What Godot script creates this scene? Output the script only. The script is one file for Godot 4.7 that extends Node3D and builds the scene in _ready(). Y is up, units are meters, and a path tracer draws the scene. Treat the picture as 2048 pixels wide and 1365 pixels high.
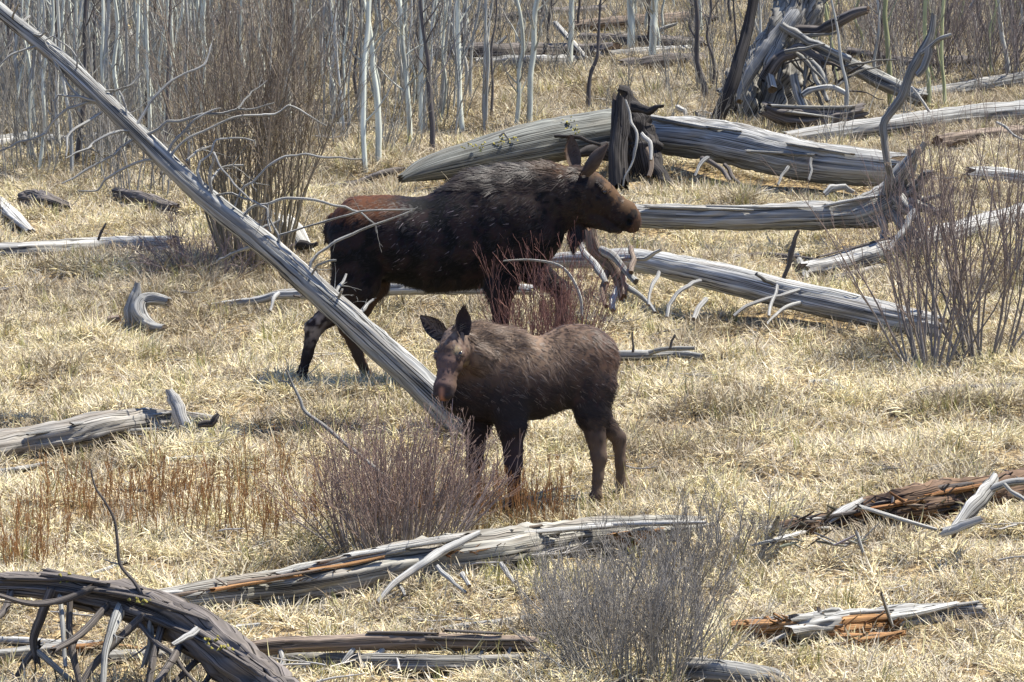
extends Node3D
# A cow moose and her calf on a brushy hillside with fallen grey timber.
# Photo pixels (2048 x 1365) are turned into places on the sloping ground by spot(); everything has its real size there.

const LENS := 8330.0
const EYE := Vector3(0, 7.25, 0)
const PITCH := 5.3
const SLOPE := 0.1051

var rng := RandomNumberGenerator.new()
var nz := FastNoiseLite.new()
var nz2 := FastNoiseLite.new()
var fwd := Vector3(0, -sin(deg_to_rad(PITCH)), -cos(deg_to_rad(PITCH)))
var upv := Vector3(0, cos(deg_to_rad(PITCH)), -sin(deg_to_rad(PITCH)))
var used := {}
var M := {}
var paths := {}      # trunk -> [photo points, places], to lay splinters on its surface
var lying := []      # [a, b, radius] of logs, so that grass does not grow through them

# ---------------------------------------------------------------- places
func height(x: float, z: float) -> float:
	return -SLOPE * z + 0.10 * nz.get_noise_2d(x * 0.45, z * 0.45) + 0.05 * nz.get_noise_2d(x * 1.7 + 40.0, z * 1.7)

func at(px: float, py: float, depth: float) -> Vector3:
	return EYE + Vector3((px - 1024.0) / LENS * depth, 0, 0) - upv * ((py - 682.5) / LENS * depth) + fwd * depth

func depth_of(p: Vector3) -> float:
	return (p - EYE).dot(fwd)

func spot(px: float, py: float) -> Vector3:
	var d := 7.21 / (0.9806 * (py - 682.5) / LENS + 0.1963)
	for i in 6:
		var p := at(px, py, d)
		var step := at(px, py, d + 1.0) - p
		d -= (p.y - height(p.x, p.z)) / (step.y + SLOPE * step.z)
	return at(px, py, d)

func rnd(a: float, b: float) -> float:
	return rng.randf_range(a, b)

# ---------------------------------------------------------------- naming
func numbered(called: String) -> String:
	if not used.has(called):
		used[called] = 0
		return called
	used[called] += 1
	return "%s_%03d" % [called, used[called]]

func tag(o: Node3D, label: String, category: String, group := "") -> void:
	o.set_meta("label", label)
	o.set_meta("category", category)
	if group:
		o.set_meta("group", group)

func thing(called: String, label: String, category: String, where: Vector3, group := "") -> Node3D:
	var o := Node3D.new()
	o.name = numbered(called)
	add_child(o)
	o.position = where
	tag(o, label, category, group)
	return o

func part(called: String, m: Mesh, mat: Material, parent: Node3D) -> MeshInstance3D:
	var o := MeshInstance3D.new()
	o.name = called
	o.mesh = m
	o.material_override = mat
	parent.add_child(o, true)
	return o

# ---------------------------------------------------------------- mesh collecting
class Acc:
	var v := PackedVector3Array()
	var n := PackedVector3Array()
	var uv := PackedVector2Array()
	var c := PackedColorArray()
	var ix := PackedInt32Array()

	func put(p: Vector3, nn: Vector3, t: Vector2, col: Color) -> int:
		v.append(p); n.append(nn); uv.append(t); c.append(col)
		return v.size() - 1

	func tri(a: int, b: int, d: int) -> void:
		ix.append(a); ix.append(b); ix.append(d)

	func smooth(first := 0) -> void:
		for k in range(first, n.size()):
			n[k] = Vector3.ZERO
		for k in range(0, ix.size(), 3):
			var a := ix[k]
			if a < first:
				continue
			var b := ix[k + 1]
			var d := ix[k + 2]
			var f := (v[d] - v[a]).cross(v[b] - v[a])
			n[a] += f; n[b] += f; n[d] += f

	func mesh() -> ArrayMesh:
		for k in n.size():
			n[k] = n[k].normalized() if n[k].length_squared() > 1e-20 else Vector3.UP
		var a := []
		a.resize(Mesh.ARRAY_MAX)
		a[Mesh.ARRAY_VERTEX] = v
		a[Mesh.ARRAY_NORMAL] = n
		a[Mesh.ARRAY_TEX_UV] = uv
		a[Mesh.ARRAY_COLOR] = c
		a[Mesh.ARRAY_INDEX] = ix
		var m := ArrayMesh.new()
		m.add_surface_from_arrays(Mesh.PRIMITIVE_TRIANGLES, a)
		return m

func spline(pts: PackedVector3Array, rad: PackedFloat32Array, step: float) -> Array:
	var op := PackedVector3Array()
	var orad := PackedFloat32Array()
	var last := pts.size() - 1
	for i in last:
		var p0 := pts[maxi(i - 1, 0)]
		var p3 := pts[mini(i + 2, last)]
		var n := clampi(int(ceil(pts[i].distance_to(pts[i + 1]) / step)), 1, 60)
		for k in n:
			var t := float(k) / n
			op.append(pts[i].cubic_interpolate(pts[i + 1], p0, p3, t))
			orad.append(lerpf(rad[i], rad[i + 1], t))
	op.append(pts[last])
	orad.append(rad[last])
	return [op, orad]

func frames(p: PackedVector3Array) -> Array:
	var out := []
	var a := Vector3.ZERO
	for i in p.size():
		var t := (p[mini(i + 1, p.size() - 1)] - p[maxi(i - 1, 0)]).normalized()
		if i == 0:
			a = t.cross(Vector3.UP if absf(t.y) < 0.9 else Vector3.RIGHT).normalized()
		else:
			a = (a - t * a.dot(t)).normalized()
		out.append([t, a, t.cross(a)])
	return out

# A weathered round timber: long grooves and swellings, splintered ends.
func timber(acc: Acc, pts: PackedVector3Array, rad: PackedFloat32Array, o := {}) -> void:
	var sides: int = o.get("sides", 26)
	var groove: float = o.get("groove", 0.16)
	var jag: float = o.get("jag", 0.7)
	var twist: float = o.get("twist", 0.5)
	var col: Color = o.get("col", Color(1, 1, 1))
	var col2: Color = o.get("col2", Color(0.62, 0.5, 0.4))
	var stain: float = o.get("stain", 0.3)
	var flat: float = o.get("flat", 1.0)
	var thin: float = o.get("thin", 1.0)
	var sd := rnd(0, 500)
	var mean := 0.0
	for r in rad:
		mean += r / rad.size()
	var sp := spline(pts, rad, o.get("step", clampf(mean * 0.8, 0.025, 0.11)))
	var p: PackedVector3Array = sp[0]
	var rr: PackedFloat32Array = sp[1]
	var fr := frames(p)
	var first := acc.v.size()
	var s := 0.0
	var last := p.size() - 1
	var uk := maxf(1.0, roundf(TAU * mean / 0.4))
	for i in p.size():
		if i > 0:
			s += p[i].distance_to(p[i - 1])
		var t: Vector3 = fr[i][0]
		var a: Vector3 = fr[i][1]
		var b: Vector3 = fr[i][2]
		for j in sides + 1:
			var th := TAU * (j % sides) / sides
			var w := th + s * twist
			var ca := cos(w)
			var sa := sin(w)
			var n1 := nz.get_noise_3d(ca * 1.3, sa * 1.3, s * 1.1 + sd)
			var n2 := nz.get_noise_3d(ca * 2.9 + 50.0, sa * 2.9, s * 0.55 + sd)
			var n3 := nz2.get_noise_3d(ca * 6.0, sa * 6.0, s * 1.2 + sd)
			var crack := smoothstep(0.83, 1.0, 1.0 - absf(n2) * 2.0)
			var r := rr[i] * (1.0 + groove * (0.9 * n1 + 0.5 * n3) - groove * 1.1 * crack)
			var e := 0.0
			if i == 0:
				e = -absf(nz2.get_noise_2d(j % sides * 3.1, sd)) * jag * rr[i] * 2.2
			elif i == last:
				e = absf(nz2.get_noise_2d(j % sides * 3.1, sd + 9.0)) * jag * rr[i] * 2.2
			var q := nz.get_noise_3d(ca * 1.8 + 9.0, sa * 1.8, s * 0.9 - sd)
			var cc := col.lerp(col2, clampf((q - 0.12) * 4.0, 0, 1) * stain)
			cc = cc * (1.0 + 0.2 * n3)
			cc.a = 1
			acc.put(p[i] + (a * cos(th) * thin + b * sin(th) * flat) * r + t * e, Vector3.ZERO, Vector2(float(j) / sides * uk, s / 3.2 + sd), cc)
	for i in last:
		for j in sides:
			var k := first + i * (sides + 1) + j
			var l := k + sides + 1
			acc.tri(k, l, k + 1)
			acc.tri(k + 1, l, l + 1)
	acc.smooth(first)
	for i in p.size():
		var k := first + i * (sides + 1)
		var sum := acc.n[k] + acc.n[k + sides]
		acc.n[k] = sum
		acc.n[k + sides] = sum
	for e in 2:
		var i := 0 if e == 0 else last
		var t: Vector3 = fr[i][0] * (-1.0 if e == 0 else 1.0)
		var start := acc.v.size()
		var mid := acc.put(p[i] - t * rr[i] * 0.25, t, Vector2(0.5, 0.5), col2)
		for j in sides + 1:
			var src := acc.v[first + i * (sides + 1) + j]
			acc.put(src.lerp(p[i], 0.04), t, Vector2(0.5 + 0.3 * cos(TAU * j / sides), 0.05 * sin(TAU * j / sides)), col2)
		for j in sides:
			if e == 0:
				acc.tri(mid, start + 1 + j, start + 2 + j)
			else:
				acc.tri(mid, start + 2 + j, start + 1 + j)

# A thin round twig through a few points.
func twig(acc: Acc, p: PackedVector3Array, r0: float, r1: float, sides: int, c0: Color, c1: Color) -> void:
	var fr := frames(p)
	var first := acc.v.size()
	var last := p.size() - 1
	for i in p.size():
		var f := float(i) / last
		var r := lerpf(r0, r1, f)
		var cc := c0.lerp(c1, f)
		for j in sides:
			var th := TAU * j / sides
			var nn: Vector3 = fr[i][1] * cos(th) + fr[i][2] * sin(th)
			acc.put(p[i] + nn * r, nn, Vector2(float(j) / sides, f), cc)
	for i in last:
		for j in sides:
			var k := first + i * sides + j
			var k2 := first + i * sides + (j + 1) % sides
			acc.tri(k, k + sides, k2)
			acc.tri(k2, k + sides, k2 + sides)

# A stem that wanders upward and carries side twigs.
func grow(acc: Acc, p: Vector3, dir: Vector3, length: float, r: float, level: int, o: Dictionary) -> void:
	var seg := 7 if level == 0 else (5 if level == 1 else 4)
	var pts := PackedVector3Array([p])
	var d := dir
	var wander: float = o.get("wander", 0.16)
	var rise: float = o.get("rise", 0.10)
	for i in seg:
		d = (d + Vector3(rnd(-1, 1), rnd(-1, 1), rnd(-1, 1)) * wander + Vector3.UP * rise).normalized()
		pts.append(pts[i] + d * length / seg)
	var c0: Color = o.c0
	var c1: Color = o.c1
	var v := rnd(0.7, 1.3)
	var tip: float = o.get("tip", 0.25)
	twig(acc, pts, r, maxf(r * tip, 0.0016), 5 if level == 0 else 3, (c0 if level == 0 else c0.lerp(c1, 0.5)) * v, c1 * v)
	var levels: int = o.get("levels", 2)
	if level >= levels:
		return
	var count: int = o.get("n%d" % level, 4)
	for k in count:
		var f := rnd(o.get("from", 0.25), 0.97)
		var i := mini(int(f * seg), seg - 1)
		var q := pts[i].lerp(pts[i + 1], f * seg - i)
		var ax := (pts[i + 1] - pts[i]).normalized()
		var side := ax.cross(Vector3(rnd(-1, 1), rnd(-1, 1), rnd(-1, 1))).normalized()
		var ang := deg_to_rad(rnd(o.get("ang0", 18.0), o.get("ang1", 42.0)))
		grow(acc, q, ax * cos(ang) + side * sin(ang), length * rnd(0.22, 0.5) * (1.15 - f * 0.6), r * lerpf(1.0, tip, f) * 0.6, level + 1, o)

# ---------------------------------------------------------------- materials
func strip_noise(w: int, h: int, freq: float, sd: int) -> Image:
	var f := FastNoiseLite.new()
	f.seed = sd
	f.frequency = freq
	f.noise_type = FastNoiseLite.TYPE_SIMPLEX_SMOOTH
	f.fractal_octaves = 3
	var im := f.get_seamless_image(w, h)
	im.convert(Image.FORMAT_L8)
	return im

func make_wood_texture() -> Array:
	var a := strip_noise(256, 8, 0.05, 3)
	a.resize(512, 512, Image.INTERPOLATE_CUBIC)
	var b := strip_noise(256, 12, 0.13, 8)
	b.resize(512, 512, Image.INTERPOLATE_CUBIC)
	var d := strip_noise(512, 128, 0.025, 12)
	d.resize(512, 512, Image.INTERPOLATE_CUBIC)
	var im := Image.create(512, 512, false, Image.FORMAT_RGB8)
	var hm := Image.create(512, 512, false, Image.FORMAT_RGB8)
	for y in 512:
		for x in 512:
			var s := a.get_pixel(x, y).r
			var t := b.get_pixel(x, y).r
			var q := d.get_pixel(x, y).r
			var line := smoothstep(0.62, 0.76, t) * 0.42
			var g := 0.76 + 0.24 * (s - 0.5) + 0.3 * (q - 0.5) - line
			g = clampf(g, 0.1, 1.0)
			im.set_pixel(x, y, Color(g, g * 0.985, g * 0.96))
			var h := clampf(0.75 + 0.4 * (s - 0.5) - line * 1.2, 0, 1)
			hm.set_pixel(x, y, Color(h, h, h))
	im.generate_mipmaps()
	return [ImageTexture.create_from_image(im), ImageTexture.create_from_image(hm)]

func make_ground_texture() -> ImageTexture:
	var a := strip_noise(512, 512, 0.03, 21)
	var b := strip_noise(512, 512, 0.15, 22)
	var im := Image.create(512, 512, false, Image.FORMAT_RGB8)
	for y in 512:
		for x in 512:
			var s := a.get_pixel(x, y).r
			var t := b.get_pixel(x, y).r
			var c := Color(0.34, 0.29, 0.22).lerp(Color(0.56, 0.49, 0.36), smoothstep(0.35, 0.65, s))
			c = c * (0.55 + 0.9 * t)
			c.a = 1
			im.set_pixel(x, y, c.clamp())
	return ImageTexture.create_from_image(im)

func wood(c: Color, tex: Array) -> StandardMaterial3D:
	var m := StandardMaterial3D.new()
	m.albedo_color = c.linear_to_srgb()
	m.albedo_texture = tex[0]
	m.vertex_color_use_as_albedo = true
	m.roughness = 0.85
	m.metallic_specular = 0.3
	m.heightmap_enabled = true
	m.heightmap_texture = tex[1]
	m.heightmap_scale = 1.0
	return m

func plain(rough := 0.8, back := 0.0, spec := 0.3) -> StandardMaterial3D:
	var m := StandardMaterial3D.new()
	m.vertex_color_use_as_albedo = true
	m.roughness = rough
	m.metallic_specular = spec
	if back > 0:
		m.backlight_enabled = true
		m.backlight = Color(back, back, back)
	return m

# ---------------------------------------------------------------- fallen timber
# P: photo points (x, y, radius in pixels). The timber lies on the ground under each point unless depths are given.
func places(P: Array, o := {}) -> Array:
	var pts := PackedVector3Array()
	var rad := PackedFloat32Array()
	var sink: float = o.get("sink", 0.8)
	var z: Array = o.get("z", [])
	var n := P.size()
	for i in n:
		var q: Vector3 = P[i]
		var d := 0.0
		if z.size():
			d = lerpf(z[0], z[1], float(i) / (n - 1)) if z.size() == 2 else float(z[i])
		elif o.get("ends", false) and i > 0 and i < n - 1:
			var e0: Vector3 = P[0]
			var e1: Vector3 = P[n - 1]
			d = lerpf(depth_of(spot(e0.x, e0.y + e0.z * sink)), depth_of(spot(e1.x, e1.y + e1.z * sink)), (q.x - e0.x) / (e1.x - e0.x))
		else:
			d = depth_of(spot(q.x, q.y + q.z * sink))
		pts.append(at(q.x, q.y, d))
		rad.append(q.z * d / LENS)
	return [pts, rad]

func fallen(called: String, label: String, category: String, mat: String, P: Array, o := {}) -> Node3D:
	var pr := places(P, o)
	var pts: PackedVector3Array = pr[0]
	var rad: PackedFloat32Array = pr[1]
	var base := Vector3(pts[0].x, height(pts[0].x, pts[0].z), pts[0].z)
	var root := thing(called, label, category, base, o.get("group", ""))
	for i in pts.size() - 1:
		if not o.get("air", false):
			lying.append([pts[i], pts[i + 1], (rad[i] + rad[i + 1]) / 2])
	var loc := PackedVector3Array()
	for p in pts:
		loc.append(p - base)
	var acc := Acc.new()
	timber(acc, loc, rad, o)
	part(o.get("part", "trunk"), acc.mesh(), M[mat], root)
	paths[root] = [P, pts]
	return root

# A limb of a fallen trunk, through photo points at depths z0 .. z1.
func limb(root: Node3D, mat: String, P: Array, z0: float, z1: float, o := {}) -> MeshInstance3D:
	var pts := PackedVector3Array()
	var rad := PackedFloat32Array()
	for i in P.size():
		var q: Vector3 = P[i]
		var d := lerpf(z0, z1, float(i) / (P.size() - 1))
		pts.append(at(q.x, q.y, d) - root.position)
		rad.append(q.z * d / LENS * o.get("slim", 1.0 if o.has("part") else 0.72))
	var kp := PackedVector3Array()
	var kr := PackedFloat32Array()
	for i in pts.size():
		kp.append(pts[i])
		kr.append(rad[i] * rnd(0.85, 1.15))
		if i < pts.size() - 1 and not o.get("straight", false):
			var sl := pts[i].distance_to(pts[i + 1])
			kp.append(pts[i].lerp(pts[i + 1], rnd(0.35, 0.65)) + Vector3(rnd(-1, 1), rnd(-1, 1), rnd(-1, 1)) * minf(sl * 0.07, 0.04))
			kr.append((rad[i] + rad[i + 1]) * 0.5 * rnd(0.82, 1.22))
	pts = kp
	rad = kr
	var acc := Acc.new()
	for k in int(o.get("twigs", 0)):
		var i := 1 + rng.randi() % (pts.size() - 2)
		var ax := (pts[i + 1] - pts[i]).normalized()
		var sd := (ax * 0.7 + Vector3(rnd(-1, 1), rnd(-1, 1), rnd(-0.6, 0.6))).normalized()
		grow(acc, pts[i], sd, rnd(0.08, 0.32), maxf(rad[i] * 0.4, 0.003), 1, {"c0": Color(0.85, 0.85, 0.85), "c1": Color(0.9, 0.9, 0.9), "levels": 2, "n1": 1, "wander": 0.25, "rise": 0.0})
	var oo := {"sides": 8, "groove": 0.1, "jag": 0.4, "step": 0.05, "stain": 0.2}
	oo.merge(o, true)
	timber(acc, pts, rad, oo)
	return part(o.get("part", "branch"), acc.mesh(), M[mat], root)

# Depth of the trunk's near surface under a photo point; OTHER where the point is off the trunk.
func skin(root: Node3D, x: float, y: float, other: float) -> float:
	var P: Array = paths[root][0]
	var pts: PackedVector3Array = paths[root][1]
	for i in P.size() - 1:
		var a: Vector3 = P[i]
		var b: Vector3 = P[i + 1]
		if x >= a.x and x <= b.x:
			var f := (x - a.x) / (b.x - a.x)
			var q := a.lerp(b, f)
			var d := lerpf(depth_of(pts[i]), depth_of(pts[i + 1]), f)
			var u := (y - q.y) / q.z
			if absf(u) < 1.25:
				return d - q.z * d / LENS * (sqrt(maxf(1.0 - u * u, 0.02)) + 0.28)
	return other

# Loose splinters and slabs that lie along a trunk.
func splinters(root: Node3D, mat: String, P: Array, o := {}) -> void:
	for q in P:   # [x0, y0, x1, y1, half width px, depth]
		var d: float = q[5] + o.get("dz", 0.0)
		var d0 := skin(root, q[0], q[1], minf(d, depth_of(spot(q[0], q[1])) - 0.04))
		var d1 := skin(root, q[2], q[3], minf(d, depth_of(spot(q[2], q[3])) - 0.04))
		if absf(d0 - d1) > 1.0:
			d0 = d1
		limb(root, mat, [Vector3(q[0], q[1], q[4]), Vector3((q[0] + q[2]) / 2, (q[1] + q[3]) / 2 + rnd(-2, 2), q[4] * rnd(0.9, 1.2)), Vector3(q[2], q[3], q[4] * 0.7)], d0, d1, {"part": o.get("part", "splinter"), "flat": o.get("flat", 0.6), "thin": o.get("thin", 1.0), "sides": 7, "straight": true, "jag": 1.4, "groove": 0.25, "step": 0.08, "col2": o.get("col2", Color(0.62, 0.5, 0.4)), "stain": o.get("stain", 0.3)})

# Crumbled chips of rotten wood spilling over a trunk, within a photo rectangle.
func chips(root: Node3D, mat: String, x0: float, y0: float, x1: float, y1: float, count: int, depth: float, size: float) -> void:
	for k in count:
		var x := rnd(x0, x1)
		var y := lerpf(y0, y1, (x - x0) / (x1 - x0)) + rnd(-size * 1.6, size * 1.6)
		var l := rnd(0.7, 2.6) * size
		var a := rnd(-0.9, 0.6)
		var d := skin(root, x, y, minf(depth, depth_of(spot(x, y)) - 0.04)) + rnd(-0.04, 0.02)
		var v := rnd(0.55, 1.35)
		limb(root, mat, [V(x - l * cos(a), y - l * sin(a), size * rnd(0.1, 0.3)), V(x, y + rnd(-1, 1), size * rnd(0.2, 0.42)), V(x + l * cos(a), y + l * sin(a), size * 0.14)], d, d + rnd(-0.04, 0.04), {"part": "chip", "sides": 6, "straight": true, "flat": rnd(0.4, 1.0), "thin": rnd(0.4, 1.0), "jag": 0.8, "groove": 0.3, "step": 0.06, "col": Color(v, v * rnd(0.85, 1.1), v * rnd(0.7, 1.1)), "stain": 0.2})

# ---------------------------------------------------------------- woody plants
func shrub(called: String, label: String, px: float, py: float, stems: int, tall: float, o: Dictionary, group := "") -> Node3D:
	var base := spot(px, py)
	var root := thing(called, label, o.get("cat", "shrub"), base, group)
	var wide: float = o.get("wide", 0.2)
	var spread: float = o.get("spread", 30.0)
	var lean: Vector3 = o.get("lean", Vector3.ZERO)
	for k in stems:
		var th := rnd(0, TAU)
		var f := sqrt(rng.randf())
		var off := Vector3(cos(th), 0, sin(th) * 0.8) * wide * f
		var y := height(base.x + off.x, base.z + off.z) - base.y
		var out := Vector3(cos(th), 0, sin(th)).lerp(Vector3(rnd(-1, 1), 0, rnd(-1, 1)), 0.4)
		var a := deg_to_rad(spread * f * rnd(0.6, 1.2))
		var dir := (Vector3.UP * cos(a) + out * sin(a) + lean).normalized()
		var acc := Acc.new()
		grow(acc, off + Vector3(0, y - 0.02, 0), dir, tall * rnd(0.6, 1.08), o.get("r", 0.007) * rnd(0.7, 1.25), 0, o)
		part("stem", acc.mesh(), M.bark, root)
	return root

func sapling(label: String, P: Array, tall: float, tone: int, group := "", called := "aspen_sapling") -> Node3D:
	# P: photo points from the foot upward (x, y, radius px); goes on above the picture to its full height
	var q0: Vector3 = P[0]
	var base := spot(q0.x, q0.y)
	var d := depth_of(base)
	var root := thing(called, label, "tree", base, group)
	var pts := PackedVector3Array()
	var rad := PackedFloat32Array()
	for q in P:
		pts.append(at(q.x, q.y, d) - base)
		rad.append(q.z * d / LENS)
	pts[0].y -= 0.04
	var n := pts.size()
	var dir := (pts[n - 1] - pts[n - 2]).normalized()
	while pts[pts.size() - 1].y < tall:
		dir = (dir + Vector3(rnd(-0.12, 0.12), 0.1, rnd(-0.12, 0.12))).normalized()
		var e := pts.size() - 1
		pts.append(pts[e] + dir * 0.5)
		rad.append(maxf(rad[e] * 0.86, 0.004))
	var pale: Color = [Color(0.53, 0.55, 0.46), Color(0.38, 0.38, 0.34), Color(0.10, 0.09, 0.085), Color(0.34, 0.35, 0.18)][tone]
	var mark: Color = [Color(0.14, 0.14, 0.12), Color(0.1, 0.1, 0.095), Color(0.05, 0.045, 0.042), Color(0.16, 0.16, 0.09)][tone]
	pale = pale * rnd(0.75, 1.15)
	var acc := Acc.new()
	timber(acc, pts, rad, {"sides": 9, "groove": 0.1, "jag": 0.1, "step": 0.09, "twist": 0.1, "col": pale, "col2": mark, "stain": 0.75})
	part("trunk", acc.mesh(), M.bark, root)
	var top := pts[pts.size() - 1].y
	var count := int(tall * 4.0)
	for k in count:
		var y := rnd(0.1, 1.0) * top
		var i := 0
		while i < pts.size() - 2 and pts[i + 1].y < y:
			i += 1
		var f := clampf((y - pts[i].y) / maxf(pts[i + 1].y - pts[i].y, 0.01), 0, 1)
		var th := rnd(0, TAU)
		var b := Acc.new()
		grow(b, pts[i].lerp(pts[i + 1], f), Vector3(cos(th), rnd(0.7, 1.6), sin(th)).normalized(), rnd(0.3, 0.9) * (1.1 - 0.5 * y / top), rad[i] * 0.42, 0, {"c0": pale.lerp(mark, 0.4), "c1": Color(0.19, 0.165, 0.15), "levels": 1, "n0": 4, "wander": 0.2, "rise": 0.12})
		part("branch", b.mesh(), M.bark, root)
	return root

# ---------------------------------------------------------------- grass
func blades(count: int, o: Dictionary) -> ArrayMesh:
	var acc := Acc.new()
	for k in count:
		var th := rnd(0, TAU)
		var ph := th + rnd(-1.2, 1.2)
		var p: Vector3 = Vector3(cos(th), 0, sin(th)) * o.wide * sqrt(rng.randf())
		p.y = rnd(0, o.get("lift", 0.0))
		var tilt := deg_to_rad(rnd(o.t0, o.t1))
		var bend := deg_to_rad(rnd(o.b0, o.b1))
		var len := rnd(o.l0, o.l1)
		var w := rnd(o.w0, o.w1) * 0.5
		var seg := 4
		var out := Vector3(cos(ph), 0, sin(ph))
		var side := Vector3(-sin(ph), 0, cos(ph)).rotated(out, rnd(-0.8, 0.8))
		var cols: Array = o.cols
		var c: Color = cols[rng.randi() % cols.size()]
		c = c * rnd(0.7, 1.2)
		c.a = 1
		var first := acc.v.size()
		for i in seg + 1:
			var a := tilt + bend * i / seg
			var dir := out * sin(a) + Vector3.UP * cos(a)
			var ww := w * (1.0 - pow(float(i) / seg, 2.0) * 0.85)
			var nn := side.cross(dir).normalized()
			if nn.y < 0:
				nn = -nn
			acc.put(p - side * ww, nn, Vector2(0, 0), c)
			acc.put(p + side * ww, nn, Vector2(1, 0), c)
			p += dir * len / seg
			p.y = maxf(p.y, 0.004)
			p += side * rnd(-0.006, 0.006)
		for i in seg:
			var a0 := first + i * 2
			acc.tri(a0, a0 + 1, a0 + 2)
			acc.tri(a0 + 1, a0 + 3, a0 + 2)
	acc.smooth()
	return acc.mesh()

func scatter(called: String, label: String, m: Mesh, buffer: PackedFloat32Array, mat: Material) -> void:
	var mm := MultiMesh.new()
	mm.transform_format = MultiMesh.TRANSFORM_3D
	mm.use_colors = true
	mm.mesh = m
	mm.instance_count = buffer.size() / 16
	mm.buffer = buffer
	var o := MultiMeshInstance3D.new()
	o.name = numbered(called)
	o.multimesh = mm
	o.material_override = mat
	add_child(o)
	o.set_meta("kind", "stuff")
	tag(o, label, "grass")

func row(b: PackedFloat32Array, t: Basis, p: Vector3, c: Color) -> void:
	b.append_array(PackedFloat32Array([t.x.x, t.y.x, t.z.x, p.x, t.x.y, t.y.y, t.z.y, p.y, t.x.z, t.y.z, t.z.z, p.z, c.r, c.g, c.b, 1.0]))

func under_log(p: Vector3) -> bool:
	for l in lying:
		var a: Vector3 = l[0]
		if absf(a.z - p.z) > 6.0:
			continue
		var b: Vector3 = l[1]
		var ab := b - a
		ab.y = 0
		var ap := p - a
		ap.y = 0
		var t := clampf(ap.dot(ab) / maxf(ab.length_squared(), 1e-6), 0, 1)
		var r: float = l[2]
		if (ap - ab * t).length() < r * 1.1 + 0.05 and lerpf(a.y, b.y, t) - p.y < r * 2.5:
			return true
	return false

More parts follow.
